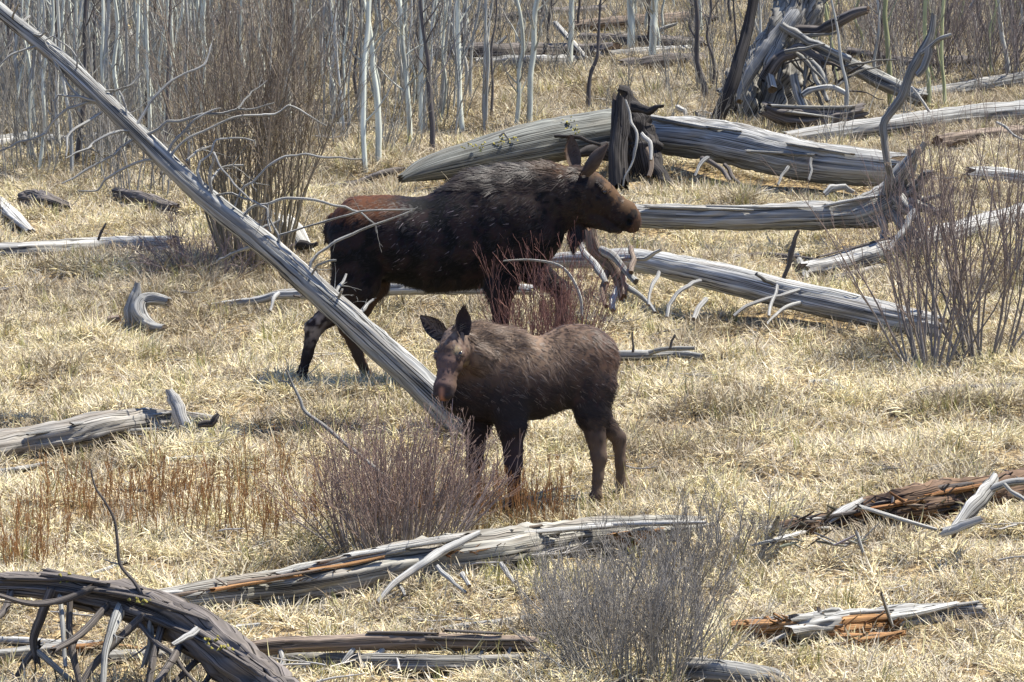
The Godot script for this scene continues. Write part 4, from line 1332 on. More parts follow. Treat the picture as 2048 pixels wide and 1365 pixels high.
	fallen("log_fragment", "flat grey fragment of wood in the grass at the left edge", "log", "grey", [V(-20, 945, 8), V(40, 938, 9), V(100, 926, 6)], {"flat": 0.6, "sides": 14, "sink": 0.3})
	fallen("log_fragment", "flat pale sliver of wood among the grass above the orange shoots", "log", "pale", [V(330, 920, 4), V(372, 918, 5), V(402, 914, 3)], {"sides": 10, "sink": 0.3})
	# ---- behind the calf
	t = fallen("calf_log", "grey branched pole sticking out right behind the calf's rump", "log", "grey", [V(1225, 712, 11), V(1290, 711, 11), V(1350, 708, 9), V(1404, 714, 7)], {"sides": 16, "sink": 1.6})
	limb(t, "grey", [V(1300, 706, 7), V(1345, 698, 7), V(1388, 697, 5)], 35.5, 35.4)
	limb(t, "dark", [V(1266, 704, 4), V(1266, 684, 3), V(1265, 664, 2.5)], 35.4, 35.4)
	limb(t, "dark", [V(1340, 698, 4), V(1344, 682, 3.4), V(1351, 670, 2.6)], 35.4, 35.4)
	limb(t, "pale", [V(1336, 714, 3.5), V(1336, 730, 3.2), V(1332, 745, 2.4)], 35.3, 35.3)
	# ---- foreground
	t = fallen("arched_log", "dark weathered log on stilt-like broken limbs in the lower left corner", "log", "dark", [V(-80, 1172, 18), V(0, 1170, 22), V(100, 1174, 26), V(190, 1190, 32), V(260, 1205, 38), V(330, 1228, 40), V(400, 1272, 42), V(460, 1318, 46), V(530, 1370, 48), V(610, 1430, 46)], {"z": [26.3, 26.25, 26.2, 26.15, 26.1, 26.0, 25.8, 25.6, 25.4, 25.0], "groove": 0.42, "sides": 36, "col": Color(1.45, 1.45, 1.5), "col2": Color(2.0, 1.9, 1.8), "stain": 0.5, "air": true})
	var za := 27.1
	for P in [[V(95, 1200, 16), V(80, 1240, 15), V(66, 1280, 13), V(72, 1320, 10)], [V(70, 1300, 10), V(40, 1340, 10), V(20, 1380, 9)], [V(75, 1305, 9), V(105, 1330, 9), V(140, 1362, 7)], [V(140, 1205, 10), V(138, 1260, 10), V(145, 1310, 10), V(160, 1370, 8)], [V(205, 1222, 12), V(160, 1270, 12), V(110, 1300, 8)], [V(235, 1230, 18), V(222, 1265, 14), V(210, 1310, 10), V(205, 1370, 9)], [V(272, 1245, 12), V(235, 1280, 14), V(205, 1310, 12), V(180, 1340, 11), V(158, 1375, 9)], [V(300, 1255, 12), V(300, 1290, 11), V(290, 1325, 9)], [V(322, 1260, 14), V(310, 1300, 13), V(302, 1340, 12), V(296, 1380, 10)], [V(360, 1290, 12), V(345, 1320, 12), V(312, 1368, 9)], [V(395, 1320, 10), V(370, 1345, 10), V(340, 1375, 8)], [V(20, 1190, 12), V(10, 1220, 10), V(-8, 1240, 9)], [V(280, 1250, 8), V(310, 1285, 8), V(345, 1310, 7), V(370, 1345, 6), V(400, 1375, 5)], [V(430, 1335, 10), V(420, 1350, 9), V(405, 1372, 7)], [V(120, 1200, 8), V(125, 1250, 7), V(130, 1330, 6)], [V(175, 1180, 12), V(120, 1202, 10), V(60, 1208, 9), V(0, 1192, 7)]]:
		var q: Vector3 = P[0]
		var zz := lerpf(26.2, 25.8, q.x / 400.0) - 0.02
		limb(t, ["dark", "dark", "grey"][rng.randi() % 3], P, zz, zz - 0.25 + rnd(-0.3, 0.3), {"sides": 10, "groove": 0.22, "part": "limb", "straight": true, "slim": 0.68, "jag": 1.5, "twigs": 1, "col": Color(0.95, 0.95, 0.93)})
	splinters(t, "dark", [[92, 1150, 205, 1168, 9, 27.35], [100, 1142, 190, 1160, 7, 27.5], [180, 1180, 320, 1205, 9, 27.0], [270, 1195, 410, 1240, 8, 26.8], [300, 1235, 420, 1290, 9, 26.6], [400, 1265, 520, 1340, 9, 26.2], [240, 1192, 330, 1210, 7, 27.0], [430, 1290, 545, 1365, 10, 26.0], [20, 1158, 130, 1160, 7, 27.5]], {"col2": Color(1.6, 1.5, 1.4), "stain": 0.6, "dz": -1.1})
	limb(t, "pale", [V(392, 1262, 7), V(370, 1275, 7), V(345, 1290, 5)], 25.5, 25.3, {"part": "stub"})
	lichen(t, [[280, 1200, 25.85], [424, 1284, 25.4], [446, 1296, 25.3], [137, 1158, 26.1]])
	t = fallen("curved_twig", "thin dark curved twig rising from the arched log", "branch", "dark", [V(286, 1195, 5), V(268, 1165, 4), V(240, 1130, 3.6), V(234, 1080, 3.2), V(228, 1040, 3), V(210, 1005, 2.6), V(190, 975, 2.2), V(181, 940, 1.6)], {"z": [26.0, 26.0, 26.0, 26.0, 26.0, 26.0, 26.0, 26.0], "air": true, "sides": 8, "part": "stem"})
	limb(t, "grey", [V(240, 1130, 2.6), V(222, 1126, 2.4), V(208, 1120, 1.6)], 26.0, 26.0)
	fallen("dead_branch", "pale twig lying on the grass behind the arched log", "branch", "pale", [V(172, 1152, 4), V(215, 1138, 4), V(254, 1122, 3)], {"sides": 8, "part": "limb"})
	t = fallen("split_log", "long split grey log across the lower middle with brown rotten cracks", "log", "grey", [V(330, 1205, 26), V(430, 1190, 33), V(540, 1178, 36), V(650, 1162, 42), V(760, 1140, 46), V(870, 1122, 46), V(980, 1106, 45), V(1080, 1090, 44), V(1180, 1076, 40), V(1290, 1066, 34), V(1390, 1056, 22)], {"sides": 40, "groove": 0.2, "sink": 0.72, "col": Color(0.9, 0.87, 0.8), "stain": 0.45})
	splinters(t, "pale", [[560, 1148, 800, 1102, 10, 28.4], [700, 1112, 905, 1078, 11, 28.5], [760, 1098, 1010, 1062, 8, 28.7], [900, 1096, 1110, 1066, 11, 28.5], [1050, 1066, 1290, 1046, 9, 28.8], [1180, 1052, 1400, 1046, 9, 29.0], [900, 1150, 1030, 1136, 9, 28.1], [330, 1188, 560, 1162, 8, 28.2], [600, 1138, 720, 1110, 8, 28.6]])
	splinters(t, "rot", [[880, 1104, 1046, 1100, 8, 28.32], [1236, 1072, 1312, 1062, 10, 28.55], [1262, 1090, 1296, 1070, 9, 28.5], [620, 1142, 760, 1116, 6, 28.35], [430, 1180, 600, 1152, 6, 28.1]], {"part": "rotten_core"})
	splinters(t, "brown", [[340, 1192, 470, 1180, 8, 28.1], [640, 1126, 860, 1088, 6, 28.6], [940, 1070, 1080, 1052, 6, 28.8], [460, 1168, 640, 1140, 7, 28.3]])
	splinters(t, "pale", [[1260, 1100, 1312, 1062, 10, 28.35]])
	chips(t, "rot", 880, 1102, 1050, 1098, 18, 28.25, 6)
	chips(t, "rot", 1232, 1080, 1310, 1074, 24, 28.4, 7)
	chips(t, "brown", 400, 1180, 700, 1140, 26, 28.15, 6)
	t = fallen("bleached_branch", "bleached bent branch leaning over the split log", "branch", "pale", [V(956, 1068, 6), V(915, 1088, 8), V(875, 1108, 9), V(850, 1125, 8), V(820, 1145, 8), V(785, 1170, 7), V(757, 1204, 5)], {"z": [28.35, 28.25, 28.15, 28.05, 28.0, 27.9, 27.8], "air": true, "sides": 12, "part": "limb"})
	for P in [[V(875, 1134, 6), V(900, 1158, 7), V(932, 1186, 5)], [V(1002, 1128, 6), V(1016, 1150, 7), V(1028, 1165, 5)], [V(925, 1150, 8), V(938, 1172, 6)], [V(790, 1162, 5), V(806, 1182, 5), V(812, 1192, 3)]]:
		limb(t, "pale", P, 28.0, 27.8)
	t = fallen("low_pole", "grey-brown pole lying across the lower middle on broken limbs", "log", "brown", [V(490, 1300, 15), V(560, 1292, 17), V(680, 1287, 17), V(800, 1282, 19), V(900, 1286, 18), V(1000, 1288, 17), V(1060, 1290, 15)], {"sides": 20, "z": [26.45, 26.45, 26.45, 26.45, 26.45, 26.45, 26.45], "air": true, "groove": 0.18, "col": Color(1.0, 1.0, 1.0)})
	for P in [[V(708, 1298, 7), V(690, 1320, 7), V(672, 1340, 5)], [V(764, 1302, 8), V(745, 1320, 7), V(715, 1344, 5)], [V(940, 1296, 5), V(925, 1320, 5), V(912, 1340, 4)], [V(1022, 1292, 5), V(1012, 1318, 5), V(1002, 1336, 4)], [V(560, 1300, 8), V(566, 1320, 9), V(560, 1340, 6)], [V(964, 1306, 6), V(944, 1330, 7), V(920, 1352, 5)]]:
		limb(t, "pale", P, 26.42, 26.3)
	splinters(t, "dark", [[740, 1266, 870, 1268, 5, 26.8], [860, 1276, 1040, 1282, 6, 26.75], [900, 1262, 1000, 1268, 5, 26.8]], {"dz": -0.4})
	t = fallen("lower_log", "grey log lying in the grass just below the low pole", "log", "grey", [V(225, 1316, 14), V(330, 1314, 16), V(450, 1318, 16), V(560, 1320, 17), V(700, 1325, 18), V(840, 1328, 18), V(940, 1328, 17), V(1040, 1320, 12)], {"sides": 20, "col": Color(0.75, 0.73, 0.7)})
	fallen("corner_log", "pale thin log at the left edge behind the arched log's limbs", "log", "pale", [V(-30, 1280, 8), V(50, 1284, 9), V(120, 1288, 8), V(200, 1290, 6)], {"sides": 14})
	t = fallen("rotten_corner_log", "rotten grey log with an orange-brown core in the lower left corner", "log", "grey", [V(-40, 1316, 12), V(40, 1308, 14), V(120, 1300, 15), V(196, 1290, 9)], {"sides": 16})
	splinters(t, "rot", [[120, 1296, 196, 1288, 9, 27.0], [150, 1306, 200, 1290, 6, 26.9], [240, 1292, 290, 1300, 6, 26.9]], {"part": "rotten_core"})
	fallen("sunken_log", "pale thin log sunk in the grass left of the grey brush", "log", "grey", [V(860, 1262, 5), V(930, 1254, 8), V(1030, 1244, 10), V(1130, 1232, 9), V(1180, 1228, 6)], {"sides": 14, "sink": 0.3})
	fallen("log_fragment", "small bleached fragment in the grass behind the low pole", "log", "pale", [V(436, 1262, 6), V(478, 1256, 7), V(520, 1250, 4)], {"sides": 12, "sink": 0.3})
	t = fallen("brush_pole", "thin dark log running right behind the grey brush", "log", "dark", [V(1040, 1278, 8), V(1130, 1270, 10), V(1240, 1260, 8), V(1330, 1262, 6)], {"sides": 14, "sink": 1.6})
	t = fallen("cut_corner_log", "dark grey log end at the bottom edge right of the grey brush", "log", "grey", [V(1390, 1344, 26), V(1450, 1348, 27), V(1545, 1362, 24), V(1570, 1372, 16)], {"sides": 28, "col": Color(0.6, 0.6, 0.6), "groove": 0.22})
	# ---- rotten logs at the right
	t = fallen("rotten_log", "decayed log with bright orange-brown rot lying at the lower right", "log", "grey", [V(1480, 1262, 14), V(1540, 1262, 22), V(1600, 1256, 27), V(1660, 1250, 29), V(1730, 1246, 27), V(1800, 1236, 24), V(1880, 1228, 22), V(1960, 1222, 14)], {"sides": 32, "groove": 0.3, "sink": 0.7, "col": Color(0.95, 0.95, 0.95)})
	splinters(t, "rot", [[1490, 1256, 1584, 1250, 13, 27.15], [1500, 1274, 1580, 1270, 12, 27.0], [1530, 1290, 1590, 1266, 9, 26.9], [1676, 1262, 1770, 1252, 13, 26.95], [1690, 1244, 1776, 1236, 11, 27.05], [1660, 1278, 1790, 1272, 10, 26.85], [1720, 1284, 1800, 1268, 8, 26.8], [1740, 1262, 1790, 1246, 9, 26.9], [1470, 1280, 1520, 1278, 6, 26.95], [1540, 1246, 1570, 1282, 6, 26.95]], {"part": "rotten_core", "flat": 1.0, "col2": Color(1.3, 1.25, 1.0), "stain": 0.8})
	splinters(t, "pale", [[1596, 1236, 1720, 1226, 13, 27.1], [1510, 1238, 1640, 1228, 6, 27.3], [1786, 1236, 1900, 1212, 13, 27.2], [1880, 1214, 1950, 1206, 9, 27.4], [1500, 1302, 1596, 1262, 7, 26.75], [1600, 1260, 1650, 1258, 16, 26.9], [1745, 1258, 1762, 1264, 8, 26.75], [1790, 1262, 1840, 1244, 8, 26.8], [1560, 1300, 1590, 1308, 6, 26.7]])
	splinters(t, "pale", [[1764, 1190, 1789, 1262, 8, 26.85]], {"part": "slat", "flat": 1.0, "thin": 0.4})
	splinters(t, "dark", [[1690, 1230, 1780, 1222, 5, 27.2], [1660, 1290, 1720, 1284, 5, 26.8], [1640, 1224, 1650, 1258, 5, 26.85]])
	chips(t, "rot", 1490, 1268, 1590, 1256, 34, 26.95, 13)
	chips(t, "rot", 1660, 1262, 1790, 1256, 44, 26.85, 13)
	chips(t, "pale", 1500, 1290, 1620, 1290, 10, 26.7, 10)
	chips(t, "rot", 1640, 1284, 1800, 1280, 22, 26.7, 10)
	t = fallen("crumbling_log", "crumbling reddish-brown log with loose grey slabs at the right edge", "log", "brown", [V(1530, 1066, 12), V(1600, 1056, 18), V(1680, 1042, 24), V(1760, 1024, 30), V(1830, 1010, 34), V(1900, 998, 36), V(1980, 986, 36), V(2090, 968, 34)], {"sides": 34, "groove": 0.42, "sink": 0.6, "col": Color(0.6, 0.5, 0.42)})
	splinters(t, "rot", [[1700, 1030, 1800, 1010, 9, 29.35], [1800, 1006, 1930, 980, 9, 29.5], [1790, 1036, 1850, 1024, 9, 29.2], [1860, 990, 1990, 966, 8, 29.6], [1690, 1050, 1720, 1040, 9, 29.2], [1830, 1044, 1960, 1020, 7, 29.2]], {"part": "rotten_core", "col2": Color(0.8, 0.6, 0.5), "stain": 0.8})
	splinters(t, "dark", [[1740, 1012, 1880, 984, 7, 29.6], [1880, 976, 2040, 950, 8, 29.8], [1560, 1060, 1700, 1044, 7, 29.2], [1860, 1024, 1930, 1010, 8, 29.2], [1640, 1036, 1760, 1014, 6, 29.5]])
	splinters(t, "pale", [[1660, 1040, 1722, 1002, 11, 29.3], [1540, 1056, 1620, 1044, 6, 29.2], [1550, 1082, 1610, 1064, 8, 28.9], [1590, 1088, 1650, 1072, 9, 28.8], [1725, 1016, 1860, 1056, 8, 29.0], [1775, 1022, 1826, 1048, 6, 29.05], [1545, 1072, 1556, 1036, 7, 29.0], [1640, 1056, 1700, 1058, 10, 28.9], [1786, 1000, 1784, 1022, 4, 29.1], [1700, 1078, 1722, 1066, 11, 28.75], [1716, 1072, 1724, 1098, 7, 28.7], [1610, 1040, 1690, 1032, 5, 29.4]])
	limb(t, "pale", [V(1914, 1054, 15), V(1940, 1020, 21), V(1968, 990, 21), V(1988, 966, 14)], 28.85, 29.2, {"part": "slab", "thin": 0.4, "sides": 12, "groove": 0.25, "jag": 1.0})
	limb(t, "pale", [V(1894, 1064, 8), V(1925, 1052, 12), V(1962, 1040, 8)], 28.8, 28.8, {"part": "slab", "thin": 0.5, "groove": 0.25, "jag": 1.0})
	chips(t, "rot", 1690, 1040, 1990, 990, 46, 29.2, 13)
	chips(t, "brown", 1540, 1072, 1980, 1000, 60, 29.15, 14)
	chips(t, "dark", 1600, 1056, 2040, 960, 40, 29.3, 13)
	chips(t, "pale", 1530, 1080, 1740, 1070, 30, 28.9, 11)
	t = fallen("curved_branch", "smooth grey branch bent over the crumbling log at the right edge", "branch", "grey", [V(1990, 976, 8), V(2020, 966, 8), V(2060, 964, 8), V(2100, 975, 7)], {"z": [28.9, 28.9, 28.9, 28.9], "air": true, "sides": 12, "part": "limb"})
	limb(t, "pale", [V(2010, 970, 7), V(2034, 990, 7), V(2052, 1002, 5)], 28.8, 28.7)
	t = fallen("weed_covered_log", "dark half-buried log under the right willow clumps", "log", "dark", [V(1850, 795, 10), V(1910, 786, 15), V(1960, 782, 12), V(2030, 774, 8)], {"groove": 0.35, "sink": 0.2})
	fallen("log_fragment", "curved pale stick in the open grass left of the willow clumps", "branch", "pale", [V(1620, 764, 4), V(1655, 764, 6), V(1692, 780, 4)], {"sides": 10, "sink": 0.4, "part": "limb"})
	# ---- the stick in front of the calf
	t = fallen("dead_stick", "slender dead stick leaning out of the purple willow toward the cow's hind feet", "branch", "grey", [V(772, 958, 5), V(735, 925, 5), V(690, 888, 4.6), V(650, 854, 4.2), V(610, 824, 3.8), V(600, 800, 3.2), V(586, 772, 2.6), V(572, 740, 1.8)], {"z": [29.6, 29.6, 29.6, 29.6, 29.6, 29.6, 29.6, 29.6], "air": true, "sides": 9, "part": "stem"})
	limb(t, "grey", [V(590, 778, 2), V(574, 764, 1.8), V(556, 762, 1.2)], 29.6, 29.6)
	limb(t, "grey", [V(576, 752, 1.8), V(574, 730, 1.4), V(570, 716, 1)], 29.6, 29.6)
	# ---- far timber at the top of the slope
	var far := [
		["long dark log high on the slope, left of the pale cross stick", "dark", [V(880, 108, 14), V(1000, 104, 16), V(1120, 106, 16), V(1220, 104, 14)]],
		["grey log just below the long dark log on the upper slope", "grey", [V(960, 128, 10), V(1060, 124, 12), V(1160, 122, 9)]],
		["brown log on the upper slope between two pale aspens", "brown", [V(1160, 52, 10), V(1260, 44, 12), V(1360, 40, 12), V(1420, 42, 10)]],
		["dark log beneath the brown log on the upper slope", "dark", [V(1170, 78, 10), V(1280, 84, 12), V(1400, 86, 10)]],
		["grey log crossing the foot of the pale aspens at the upper middle", "grey", [V(1200, 112, 8), V(1300, 106, 10), V(1390, 100, 8)]],
		["pale broken log in the thicket at the upper left", "grey", [V(190, 98, 14), V(270, 80, 18), V(375, 64, 16)]],
		["grey log across the thicket below the pale broken one", "grey", [V(160, 128, 9), V(260, 122, 9), V(380, 116, 8)]],
		["dark fallen log in the thicket at the upper left edge", "dark", [V(-20, 92, 10), V(70, 92, 10), V(150, 86, 8)]],
		["grey log at the top edge in the aspen thicket", "grey", [V(360, 44, 12), V(480, 34, 12), V(620, 30, 10)]],
		["dark log right of the tall aspens, below the top edge", "dark", [V(1400, 118, 10), V(1330, 122, 12), V(1250, 128, 8)]],
		["dark log under the dense brush at the top right", "dark", [V(1700, 108, 10), V(1850, 130, 12), V(1980, 120, 12)]],
		["brown log behind the long grey log at the right edge", "brown", [V(1880, 282, 10), V(1960, 272, 11), V(2080, 262, 12)]],
		["low grey log in the thicket left of the leaning trunk", "grey", [V(-20, 290, 14), V(50, 284, 15), V(120, 286, 12)]],
		["pale rounded log under the leaning trunk's upper limbs", "grey", [V(190, 284, 14), V(240, 290, 16), V(290, 296, 12)]],
		["dark log at the top edge above the brown log", "dark", [V(980, 40, 8), V(1080, 30, 10), V(1200, 22, 10)]],
	]
	for f in far:
		var full := []
		for q in f[2]:
			full.append(V(q.x, q.y, q.z * 1.25))
		fallen("fallen_log", f[0], "log", f[1], full, {"sides": 18, "sink": 0.95, "groove": 0.25, "group": "fallen logs on the upper slope"})
	t = fallen("cross_stick", "pale broken stick propped across the long dark log", "branch", "pale", [V(1112, 48, 6), V(1140, 80, 6), V(1172, 116, 5)], {"z": [55.5, 55.2, 55.0], "air": true, "sides": 8, "part": "limb"})
	for P in [[V(970, 130, 4), V(985, 100, 5), V(1010, 75, 3)], [V(1290, 90, 5), V(1320, 60, 5), V(1352, 48, 3)], [V(560, 60, 5), V(600, 95, 5), V(640, 120, 4)]]:
		var q: Vector3 = P[0]
		fallen("dead_branch", ["dark bent stick left of the grey upper log", "pale forked stick at the foot of the far aspens", "pale stick lying in the upper thicket"][[970, 1290, 560].find(int(q.x))], "branch", "grey", P, {"z": [depth_of(spot(q.x, q.y)), depth_of(spot(q.x, q.y)) + 0.1], "air": true, "sides": 8, "part": "limb"})

func thicket_trunk(x: float, y: float, r: float, wob: float) -> Array:
	var P := [V(x, y, r)]
	var steps := 4
	var dx := rnd(-0.1, 0.1)
	for k in steps:
		var f := float(k + 1) / steps
		P.append(V(x + dx * y * f + rnd(-wob, wob), lerpf(y, -40.0, f), r * (1.0 - 0.35 * f)))
	return P

# Words that tell a sapling of the thicket from its neighbours: girth, tilt, height of its foot, and what it stands near.
func which(P: Array, near: Array) -> Array:
	var a: Vector3 = P[0]
	var b: Vector3 = P[P.size() - 1]
	var girth := "thick" if a.z > 3.9 else ("slim" if a.z > 2.9 else "thread-thin")
	var tilt := "leaning left" if b.x < a.x - 8 else ("leaning right" if b.x > a.x + 8 else "upright")
	var foot := "low on the slope" if a.y > 240 else ("halfway up the slope" if a.y > 130 else "high on the slope")
	var by := ""
	for q in near:
		if a.x < q[0]:
			by = q[1]
			break
	return [girth, tilt, foot, by]

func build_saplings() -> void:
	# aspens that can be told apart
	var clear := [
		["pale aspen with a straight stem right of the tall brown willow", [V(731, 343, 6), V(727, 190, 5.5), V(735, 60, 5), V(736, -30, 4.5)], 0],
		["pale forked aspen beside the lichened trunk's thin end", [V(756, 341, 6.5), V(752, 180, 6), V(744, 95, 5), V(722, -20, 4)], 0],
		["crooked pale aspen above the cow's loin", [V(820, 282, 5.5), V(811, 150, 5), V(806, 100, 5), V(797, -20, 4)], 0],
		["slim pale aspen above the cow's back", [V(842, 272, 5), V(842, 150, 4.5), V(843, -20, 4)], 0],
		["dark-barked sapling above the cow's hump", [V(863, 312, 6.5), V(860, 200, 5.5), V(856, 120, 4.5), V(840, -20, 3.5)], 2],
		["greenish aspen standing behind the lichened trunk's middle", [V(925, 264, 6), V(918, 150, 5.5), V(915, -20, 4.5)], 0],
		["tall pale aspen with a fork, just left of the burnt stump", [V(1058, 258, 6.5), V(1061, 150, 6), V(1068, 60, 5.5), V(1078, -20, 5)], 0],
		["pale aspen with an elbow, next left of the tall forked one", [V(1032, 256, 5), V(1038, 140, 4.5), V(1046, 82, 4), V(1030, -20, 3.5)], 0],
		["pale aspen beside the propped cross stick", [V(1138, 142, 6.5), V(1143, 60, 6), V(1147, -30, 5.5)], 0],
		["thick pale aspen on the upper slope, left one of a close pair", [V(1262, 108, 8.5), V(1263, 40, 8), V(1264, -40, 7)], 0],
		["thick pale aspen on the upper slope, right one of a close pair", [V(1304, 132, 8), V(1307, 60, 7.5), V(1311, -40, 7)], 0],
		["thin dark sapling above the burnt stump", [V(1172, 232, 5), V(1178, 170, 4.5), V(1194, 115, 3.5), V(1200, 20, 2.5)], 2],
		["thin grey sapling behind the lichened trunk's upper end", [V(970, 268, 3), V(968, 170, 3), V(972, -20, 2.5)], 1],
		["yellow-green aspen in front of the sloping grey trunk", [V(1781, 218, 6), V(1778, 120, 5.5), V(1770, 30, 5), V(1768, -30, 4.5)], 3],
		["slim yellow-green sapling above the dead bent snag", [V(1858, 222, 5), V(1853, 120, 4.5), V(1852, -30, 4)], 3],
		["slim green sapling right of the dead bent snag", [V(1891, 220, 4), V(1884, 120, 3.5), V(1890, -30, 3)], 3],
		["thin yellowish sapling rising through the old stump's roots", [V(1678, 180, 4), V(1668, 110, 3.5), V(1657, 50, 3.2), V(1640, -30, 3)], 3],
		["curved grey sapling below the old stump's roots", [V(1688, 262, 4), V(1695, 200, 4), V(1684, 130, 3.5), V(1676, 60, 2.6), V(1660, -20, 2)], 1],
		["dark scrubby sapling left of the leaning charred trunk", [V(1412, 200, 8), V(1402, 150, 6), V(1394, 100, 5), V(1390, -20, 4)], 2],
		["grey sapling at the right edge below the dense brush", [V(2018, 160, 6), V(2006, 80, 5), V(1996, -20, 4)], 1],
		["second grey sapling at the right edge, leaning left", [V(2040, 150, 5), V(2030, 70, 5), V(2018, -20, 4)], 1],
	]
	for c in clear:
		var kinked := []
		for i in c[1].size():
			kinked.append(c[1][i])
			if i < c[1].size() - 1:
				kinked.append((c[1][i] as Vector3).lerp(c[1][i + 1], 0.5) + V(rnd(-3.5, 3.5), 0, 0))
		sapling(c[0], kinked, rnd(3.4, 4.6), c[2])
	# the thicket
	for k in 150:
		var x := rnd(-20, 640)
		if rng.randf() < 0.6:
			x = rnd(-20, 400)
		var y := rnd(70, 350) - maxf(0.0, x - 400.0) * 0.25
		var r := rnd(2.5, 5.6) * lerpf(0.75, 1.0, y / 350.0)
		var tone: int = [0, 0, 0, 1, 1, 2][rng.randi() % 6]
		var P := thicket_trunk(x, y, r, 7)
		var w := which(P, [[60, "at the left edge"], [130, "left of the hooked limbs"], [210, "behind the hooked limbs"], [290, "above the leaning trunk"], [380, "left of the tall willow"], [470, "behind the willow's left side"], [560, "behind the willow's right side"], [9999, "right of the tall willow"]])
		sapling("%s %s sapling %s, %s, %s" % [w[0], ["pale aspen", "grey", "dark"][tone], w[1], w[2], w[3]], P, rnd(2.6, 4.2), tone, ["pale aspens of the left thicket", "grey saplings of the left thicket", "dark saplings of the left thicket"][tone])
	for k in 110:
		var x := rnd(600, 1400)
		if rng.randf() < 0.5:
			x = rnd(640, 960)
		var y := rnd(30, 275) if x < 1000 else rnd(10, 120)
		var tone: int = [0, 1, 1, 2][rng.randi() % 4]
		var P := thicket_trunk(x, y, rnd(1.8, 4.4), 8)
		var w := which(P, [[700, "beside the tall willow"], [760, "by the two pale aspens"], [830, "above the cow's loin"], [900, "above the cow's hump"], [980, "above the lichened log"], [1060, "by the tall forked aspen"], [1160, "by the propped cross stick"], [1260, "left of the close aspen pair"], [9999, "right of the close aspen pair"]])
		sapling("%s %s sapling %s, %s, %s" % [w[0], ["pale aspen", "grey", "dark"][tone], w[1], w[2], w[3]], P, rnd(2.6, 4.0), tone, ["pale aspens above the cow", "grey saplings above the cow", "dark saplings above the cow"][tone])
	for k in 44:
		var x := rnd(1380, 2060)
		var y := rnd(20, 190)
		var tone: int = [3, 1, 2, 2][rng.randi() % 4]
		var P := thicket_trunk(x, y, rnd(1.6, 4.0), 10)
		var w := which(P, [[1460, "left of the charred leaning trunk"], [1560, "behind the old stump"], [1650, "behind the old stump's top"], [1740, "behind the sloping grey trunk"], [1830, "left of the bent dead snag"], [1920, "right of the bent dead snag"], [9999, "in the dense corner brush"]])
		sapling("%s %s sapling %s, %s, %s" % [w[0], ["pale", "grey", "dark", "yellow-green"][tone], w[1], w[2], w[3]], P, rnd(2.4, 3.8), tone, ["", "grey saplings near the old stump", "dark saplings near the old stump", "green saplings near the old stump"][tone])

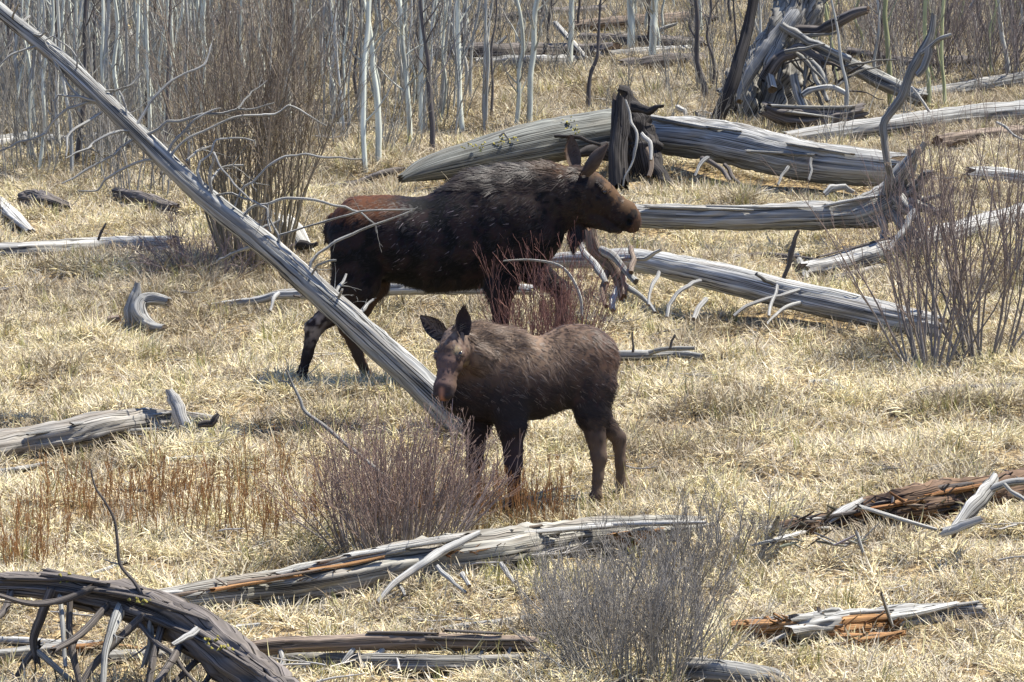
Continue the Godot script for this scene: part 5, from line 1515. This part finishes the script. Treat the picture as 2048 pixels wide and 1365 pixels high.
func build_shrubs() -> void:
	var brown := {"c0": Color(0.25, 0.21, 0.13), "c1": Color(0.18, 0.145, 0.12), "levels": 2, "n0": 8, "n1": 4, "from": 0.3, "wander": 0.12, "r": 0.010}
	var big := brown.duplicate()
	big.merge({"wide": 0.36, "spread": 25.0, "n0": 9, "n1": 4, "from": 0.25, "ang1": 50.0, "wander": 0.16, "r": 0.013, "tip": 0.2}, true)
	shrub("tall_willow", "tall dense brown willow shrub behind the leaning trunk", 508, 530, 64, 3.2, big)
	var purple := {"c0": Color(0.25, 0.225, 0.195), "c1": Color(0.24, 0.16, 0.125), "levels": 2, "n0": 6, "n1": 3, "wide": 0.42, "spread": 60.0, "r": 0.0075, "from": 0.3, "wander": 0.13, "rise": 0.08}
	shrub("purple_willow", "wide purple-grey willow bush in front of the calf", 790, 1100, 160, 0.95, purple)
	var red := {"c0": Color(0.20, 0.13, 0.105), "c1": Color(0.19, 0.095, 0.08), "levels": 2, "n0": 6, "n1": 3, "wide": 0.3, "spread": 34.0, "r": 0.006, "from": 0.35, "wander": 0.13}
	shrub("red_willow", "dark red twiggy shrub between the cow's forelegs and the calf's back", 1082, 806, 92, 1.24, red)
	var clump := {"c0": Color(0.19, 0.175, 0.16), "c1": Color(0.18, 0.13, 0.105), "levels": 2, "n0": 6, "n1": 3, "wide": 0.22, "spread": 46.0, "r": 0.012, "from": 0.2, "wander": 0.13, "rise": 0.09, "ang0": 14.0, "ang1": 34.0, "tip": 0.18}
	shrub("willow_clump", "reddish-tipped willow clump at the right, the left one of two", 1862, 738, 24, 2.0, clump)
	shrub("willow_clump", "reddish-tipped willow clump at the right edge", 1966, 712, 24, 2.1, clump)
	shrub("willow_clump", "smaller grey willow behind the slanting log at the right edge", 2036, 560, 14, 1.6, clump)
	var twiggy := {"c0": Color(0.19, 0.17, 0.16), "c1": Color(0.16, 0.12, 0.12), "levels": 2, "n0": 6, "n1": 3, "wide": 0.25, "spread": 48.0, "r": 0.006, "from": 0.2, "wander": 0.2}
	shrub("twiggy_shrub", "grey-brown twiggy shrub in front of the curved root flare", 1870, 520, 34, 1.05, twiggy)
	var grey := {"c0": Color(0.20, 0.195, 0.175), "c1": Color(0.21, 0.19, 0.165), "levels": 2, "n0": 8, "n1": 4, "wide": 0.40, "spread": 54.0, "r": 0.0055, "from": 0.15, "wander": 0.18, "rise": 0.06}
	shrub("grey_brush", "large grey leafless brush at the bottom edge, right of the low pole", 1276, 1354, 105, 0.8, grey)
	shrub("grey_brush", "grey leafless brush just left of the largest brush heap", 1190, 1300, 40, 0.62, grey)
	shrub("grey_brush", "small grey leafless bush between the split log and the crumbling log", 1432, 1122, 46, 0.52, grey)
	shrub("grey_brush", "grey leafless brush at the right end of the split log", 1330, 1190, 44, 0.55, grey)
	shrub("grey_brush", "dark matted twigs drooping at the foot of the tall brown willow", 410, 548, 46, 0.7, {"c0": Color(0.16, 0.135, 0.13), "c1": Color(0.17, 0.13, 0.125), "levels": 2, "n0": 6, "n1": 3, "wide": 0.4, "spread": 75.0, "r": 0.006, "rise": 0.0, "wander": 0.18})
	var tangle := {"c0": Color(0.17, 0.155, 0.14), "c1": Color(0.17, 0.135, 0.12), "levels": 2, "n0": 7, "n1": 4, "wide": 0.5, "spread": 66.0, "r": 0.009, "from": 0.15, "wander": 0.2}
	var tangles := [[1830, 168, 1.5, "dark tangled brush above the far log at the right"], [1935, 152, 1.6, "dense dark brush in the top right corner"], [2030, 176, 1.5, "dark brush touching the right edge"], [1990, 60, 1.6, "dark brush at the top edge in the right corner"], [1740, 95, 1.2, "dark brush right of the old stump"], [1860, 50, 1.4, "dark brush at the top edge, left of the corner"]]
	for q in tangles:
		shrub("tangled_brush", q[3], q[0], q[1], 30, q[2], tangle)
	var under := [[40, 352, 1.6, "leggy dark shrub at the left edge below the log"], [130, 330, 1.7, "leggy dark shrub left of the leaning trunk's curled limbs"], [215, 350, 1.5, "leggy dark shrub under the leaning trunk's limbs"], [300, 395, 1.2, "leggy dark shrub beneath the leaning trunk, near the tall willow"], [350, 250, 1.7, "leggy dark shrub between the leaning trunk and the tall willow"], [60, 210, 1.6, "leggy dark shrub in the thicket's left part"], [190, 170, 1.6, "leggy dark shrub in the middle of the thicket"], [300, 150, 1.6, "leggy dark shrub below the pale broken log"], [390, 130, 1.5, "leggy dark shrub left of the tall willow's crown"], [100, 90, 1.5, "leggy dark shrub at the top left"], [660, 180, 1.5, "leggy dark shrub right of the tall willow's crown"], [890, 240, 1.3, "leggy dark shrub above the cow's hump"], [790, 215, 1.4, "leggy dark shrub among the aspens above the cow's loin"], [690, 300, 1.2, "leggy dark shrub between the tall willow and the pale aspens"], [900, 90, 1.3, "leggy dark shrub at the end of the long dark log"], [620, 70, 1.5, "leggy dark shrub at the top edge near the tall willow"], [1410, 190, 1.2, "leggy dark shrub left of the charred leaning trunk"], [1100, 60, 1.2, "leggy dark shrub by the propped cross stick"], [1500, 60, 1.2, "leggy dark shrub left of the old stump's top"], [480, 120, 1.4, "leggy dark shrub behind the tall willow"], [250, 60, 1.4, "leggy dark shrub at the top edge in the thicket"]]
	var leggy := {"c0": Color(0.24, 0.23, 0.20), "c1": Color(0.22, 0.20, 0.17), "levels": 2, "n0": 5, "n1": 2, "wide": 0.55, "spread": 26.0, "r": 0.010, "from": 0.15, "wander": 0.17}
	for q in under:
		shrub("leggy_shrub", q[3], q[0], q[1], 17, q[2], leggy)
	# low willow shoots, rust-orange
	var orange := {"c0": Color(0.25, 0.18, 0.085), "c1": Color(0.29, 0.135, 0.05), "levels": 2, "n0": 4, "n1": 2, "wide": 0.2, "spread": 30.0, "r": 0.004, "from": 0.25, "wander": 0.13, "rise": 0.14, "ang0": 12.0, "ang1": 30.0}
	var spots := []
	for k in 20:
		spots.append([lerpf(50, 330, k / 19.0) + rnd(-26, 26), rnd(1005, 1095) - 25.0 * k / 19.0, 0])
	for k in 26:
		spots.append([lerpf(300, 640, k / 25.0) + rnd(-24, 24), rnd(985, 1095), 1])
	for k in 18:
		spots.append([lerpf(905, 1115, k / 17.0) + rnd(-14, 14), rnd(1020, 1075), 2])
	for k in 9:
		spots.append([rnd(640, 900), rnd(1050, 1090), 1])
	for k in 7:
		spots.append([rnd(-10, 120), rnd(1110, 1150), 3])
	for q in spots:
		var z: int = q[2]
		var tall: float = [0.34, 0.42, 0.42, 0.36][z]
		var k_tall := rnd(0.6, 1.3)
		var x: float = q[0]
		var size := ("tall" if k_tall > 1.15 else ("knee-high" if k_tall > 0.95 else ("low" if k_tall > 0.78 else "stubby"))) + ""
		var near := ""
		for n in [[60, "at the left edge"], [130, "above the arched log's peak"], [200, "left of the curved dark twig"], [260, "right of the curved dark twig"], [330, "halfway between the curved twig and the dead stick"], [420, "among the straw, left of the dead stick's foot"], [510, "below the dead stick's left part"], [600, "at the purple bush's left edge"], [680, "in front of the purple bush's left half"], [780, "in front of the purple bush's middle"], [900, "in front of the purple bush's right half"], [960, "at the purple bush's right edge"], [1010, "below the calf's far foreleg"], [1060, "below the calf's near foreleg"], [9999, "between the calf's fore and hind legs"]]:
			if x < n[0]:
				near = n[1]
				break
		shrub("willow_shoots", "%s rust-orange willow shoots %s%s" % [size, near, (", by the arched log" if z == 3 else "") + (", farther back" if q[1] < 1022 else (", nearer" if q[1] > 1062 else ""))], x, q[1], 5 + rng.randi() % 5, tall * k_tall, orange, ["orange shoots at the left", "orange shoots beside the purple bush", "orange shoots under the calf", "shoots behind the arched log"][z])
	shrub("tall_twig", "two thin pale twigs rising in front of the calf's face", 884, 1040, 3, 1.05, {"c0": Color(0.24, 0.18, 0.16), "c1": Color(0.34, 0.28, 0.30), "levels": 1, "n0": 2, "wide": 0.12, "spread": 6.0, "r": 0.004, "wander": 0.06, "rise": 0.2})

func build_grass() -> void:
	var straw := [Color(0.64, 0.53, 0.30), Color(0.70, 0.60, 0.37), Color(0.55, 0.44, 0.25), Color(0.48, 0.42, 0.32), Color(0.52, 0.47, 0.25), Color(0.70, 0.63, 0.47), Color(0.34, 0.30, 0.22)]
	var grey := [Color(0.40, 0.35, 0.26), Color(0.27, 0.22, 0.16), Color(0.47, 0.42, 0.32), Color(0.30, 0.24, 0.16)]
	var green := [Color(0.24, 0.25, 0.08), Color(0.36, 0.34, 0.13), Color(0.42, 0.38, 0.17)]
	var kinds := []
	for k in 4:
		kinds.append(blades(32, {"wide": 0.10, "t0": 5, "t1": 60, "b0": 40, "b1": 175, "l0": 0.08, "l1": 0.20, "w0": 0.004, "w1": 0.009, "cols": straw}))
	for k in 2:
		kinds.append(blades(32, {"wide": 0.14, "lift": 0.06, "t0": 45, "t1": 95, "b0": -60, "b1": 70, "l0": 0.09, "l1": 0.21, "w0": 0.005, "w1": 0.010, "cols": straw}))
	kinds.append(blades(28, {"wide": 0.12, "lift": 0.05, "t0": 20, "t1": 95, "b0": -10, "b1": 70, "l0": 0.06, "l1": 0.2, "w0": 0.005, "w1": 0.012, "cols": grey}))
	kinds.append(blades(16, {"wide": 0.06, "t0": 2, "t1": 25, "b0": 5, "b1": 40, "l0": 0.09, "l1": 0.2, "w0": 0.005, "w1": 0.009, "cols": green}))
	var buf := []
	for k in kinds.size():
		buf.append(PackedFloat32Array())
	var twigs := Acc.new()
	for k in 9:
		var th := rnd(0, TAU)
		grow(twigs, Vector3(rnd(-0.2, 0.2), -0.02, rnd(-0.2, 0.2)), Vector3(cos(th) * 0.4, 1, sin(th) * 0.4).normalized(), rnd(0.4, 1.0), 0.006, 0, {"c0": Color(0.28, 0.265, 0.22), "c1": Color(0.25, 0.23, 0.19), "levels": 2, "n0": 3, "n1": 2, "wander": 0.22, "from": 0.1})
	var tb := PackedFloat32Array()
	for k in 650:
		var q := Vector2(rnd(-60, 2100), rnd(-20, 330))
		var keep := 1.0 if q.x < 640 else (0.35 if q.x < 1400 else 0.55)
		if q.x > 640 and q.y > 150 and rng.randf() < 0.75:
			continue
		if rng.randf() > keep:
			continue
		var p := spot(q.x, q.y)
		row(tb, Basis(Vector3.UP, rnd(0, TAU)).scaled(Vector3.ONE * rnd(0.6, 1.3)), p, Color(1, 1, 1) * rnd(0.7, 1.3))
	scatter("undergrowth", "fine bare grey twigs of the undergrowth between the saplings", twigs.mesh(), tb, M.bark)
	var sticks := Acc.new()
	for k in 3:
		var p := Vector3(rnd(-0.2, 0.2), rnd(0.02, 0.05), rnd(-0.2, 0.2))
		var dir := Vector3(rnd(-1, 1), rnd(0.0, 0.25), rnd(-1, 1)).normalized()
		grow(sticks, p, dir, rnd(0.2, 0.55), rnd(0.004, 0.009), 0, {"c0": Color(0.42, 0.40, 0.36), "c1": Color(0.36, 0.33, 0.29), "levels": 1, "n0": 2, "wander": 0.12, "rise": 0.0, "tip": 0.4})
	var sb := PackedFloat32Array()
	for k in 420:
		var z := -sqrt(lerpf(400.0, 4900.0, rng.randf()))
		var x := rnd(-1, 1) * (0.125 * -z + 1.0)
		row(sb, Basis(Vector3.UP, rnd(0, TAU)).scaled(Vector3.ONE * rnd(0.5, 1.2)), Vector3(x, height(x, z), z), Color(1, 1, 1) * rnd(0.5, 1.2))
	scatter("fallen_twigs", "small bleached sticks and twigs littering the grass", sticks.mesh(), sb, M.bark)
	var total := 116000
	for k in total:
		var z := -sqrt(lerpf(20.0 * 20.0, 73.0 * 73.0, rng.randf()))
		var half := 0.125 * -z + 2.4
		var x := rnd(-half, half)
		var p := Vector3(x, height(x, z) - 0.01, z)
		if under_log(p):
			continue
		var g := nz.get_noise_2d(x * 0.55 + 70.0, z * 0.35)
		var h := nz.get_noise_2d(x * 1.3 - 30.0, z * 0.9)
		if nz.get_noise_2d(x * 0.9 + 11.0, z * 0.7 - 60.0) < -0.28 and rng.randf() < 0.6:
			continue
		var roll := rng.randf()
		var kind := 0
		if roll < 0.47:
			kind = rng.randi() % 4
		elif roll < 0.80:
			kind = 4 + rng.randi() % 2
		elif roll < 0.93:
			kind = 6
		else:
			kind = 7
		if kind < 6 and g < -0.15 and rng.randf() < 0.6:
			kind = 6
		if z < -42.0 and kind < 6 and rng.randf() < clampf((-42.0 - z) / 14.0, 0, 0.55):
			kind = 6
		if x < -1.4 and z < -37.2 and z > -41.5 and kind < 6 and g < 0.25 and rng.randf() < 0.6:
			kind = 6
		if kind == 7 and h < 0.0:
			kind = 5
		var s := rnd(0.65, 1.15) * (1.0 + 0.35 * h)
		var tint := Color(1, 1, 1).lerp(Color(0.82, 0.80, 0.74), clampf(-g * 2.5, 0, 1)).lerp(Color(0.93, 0.95, 0.82), clampf(h * 1.2 - 0.2, 0, 0.6))
		tint = tint * rnd(0.85, 1.15)
		row(buf[kind], Basis(Vector3.UP, rnd(0, TAU)).rotated(Vector3.RIGHT, 0.06).scaled(Vector3(s, s * rnd(0.8, 1.2), s)), p, tint)
	var names := ["dry_grass", "dry_grass", "dry_grass", "dry_grass", "matted_grass", "matted_grass", "dead_weeds", "green_grass"]
	var labels := ["arching straw-coloured dead grass over the hillside", "arching straw-coloured dead grass over the hillside", "arching straw-coloured dead grass over the hillside", "arching straw-coloured dead grass over the hillside", "flattened pale dead grass lying on the ground", "flattened pale dead grass lying on the ground", "grey-brown dead weeds and litter among the grass", "short fresh green grass shoots among the straw"]
	for k in kinds.size():
		scatter(names[k], labels[k], kinds[k], buf[k], M.grass)
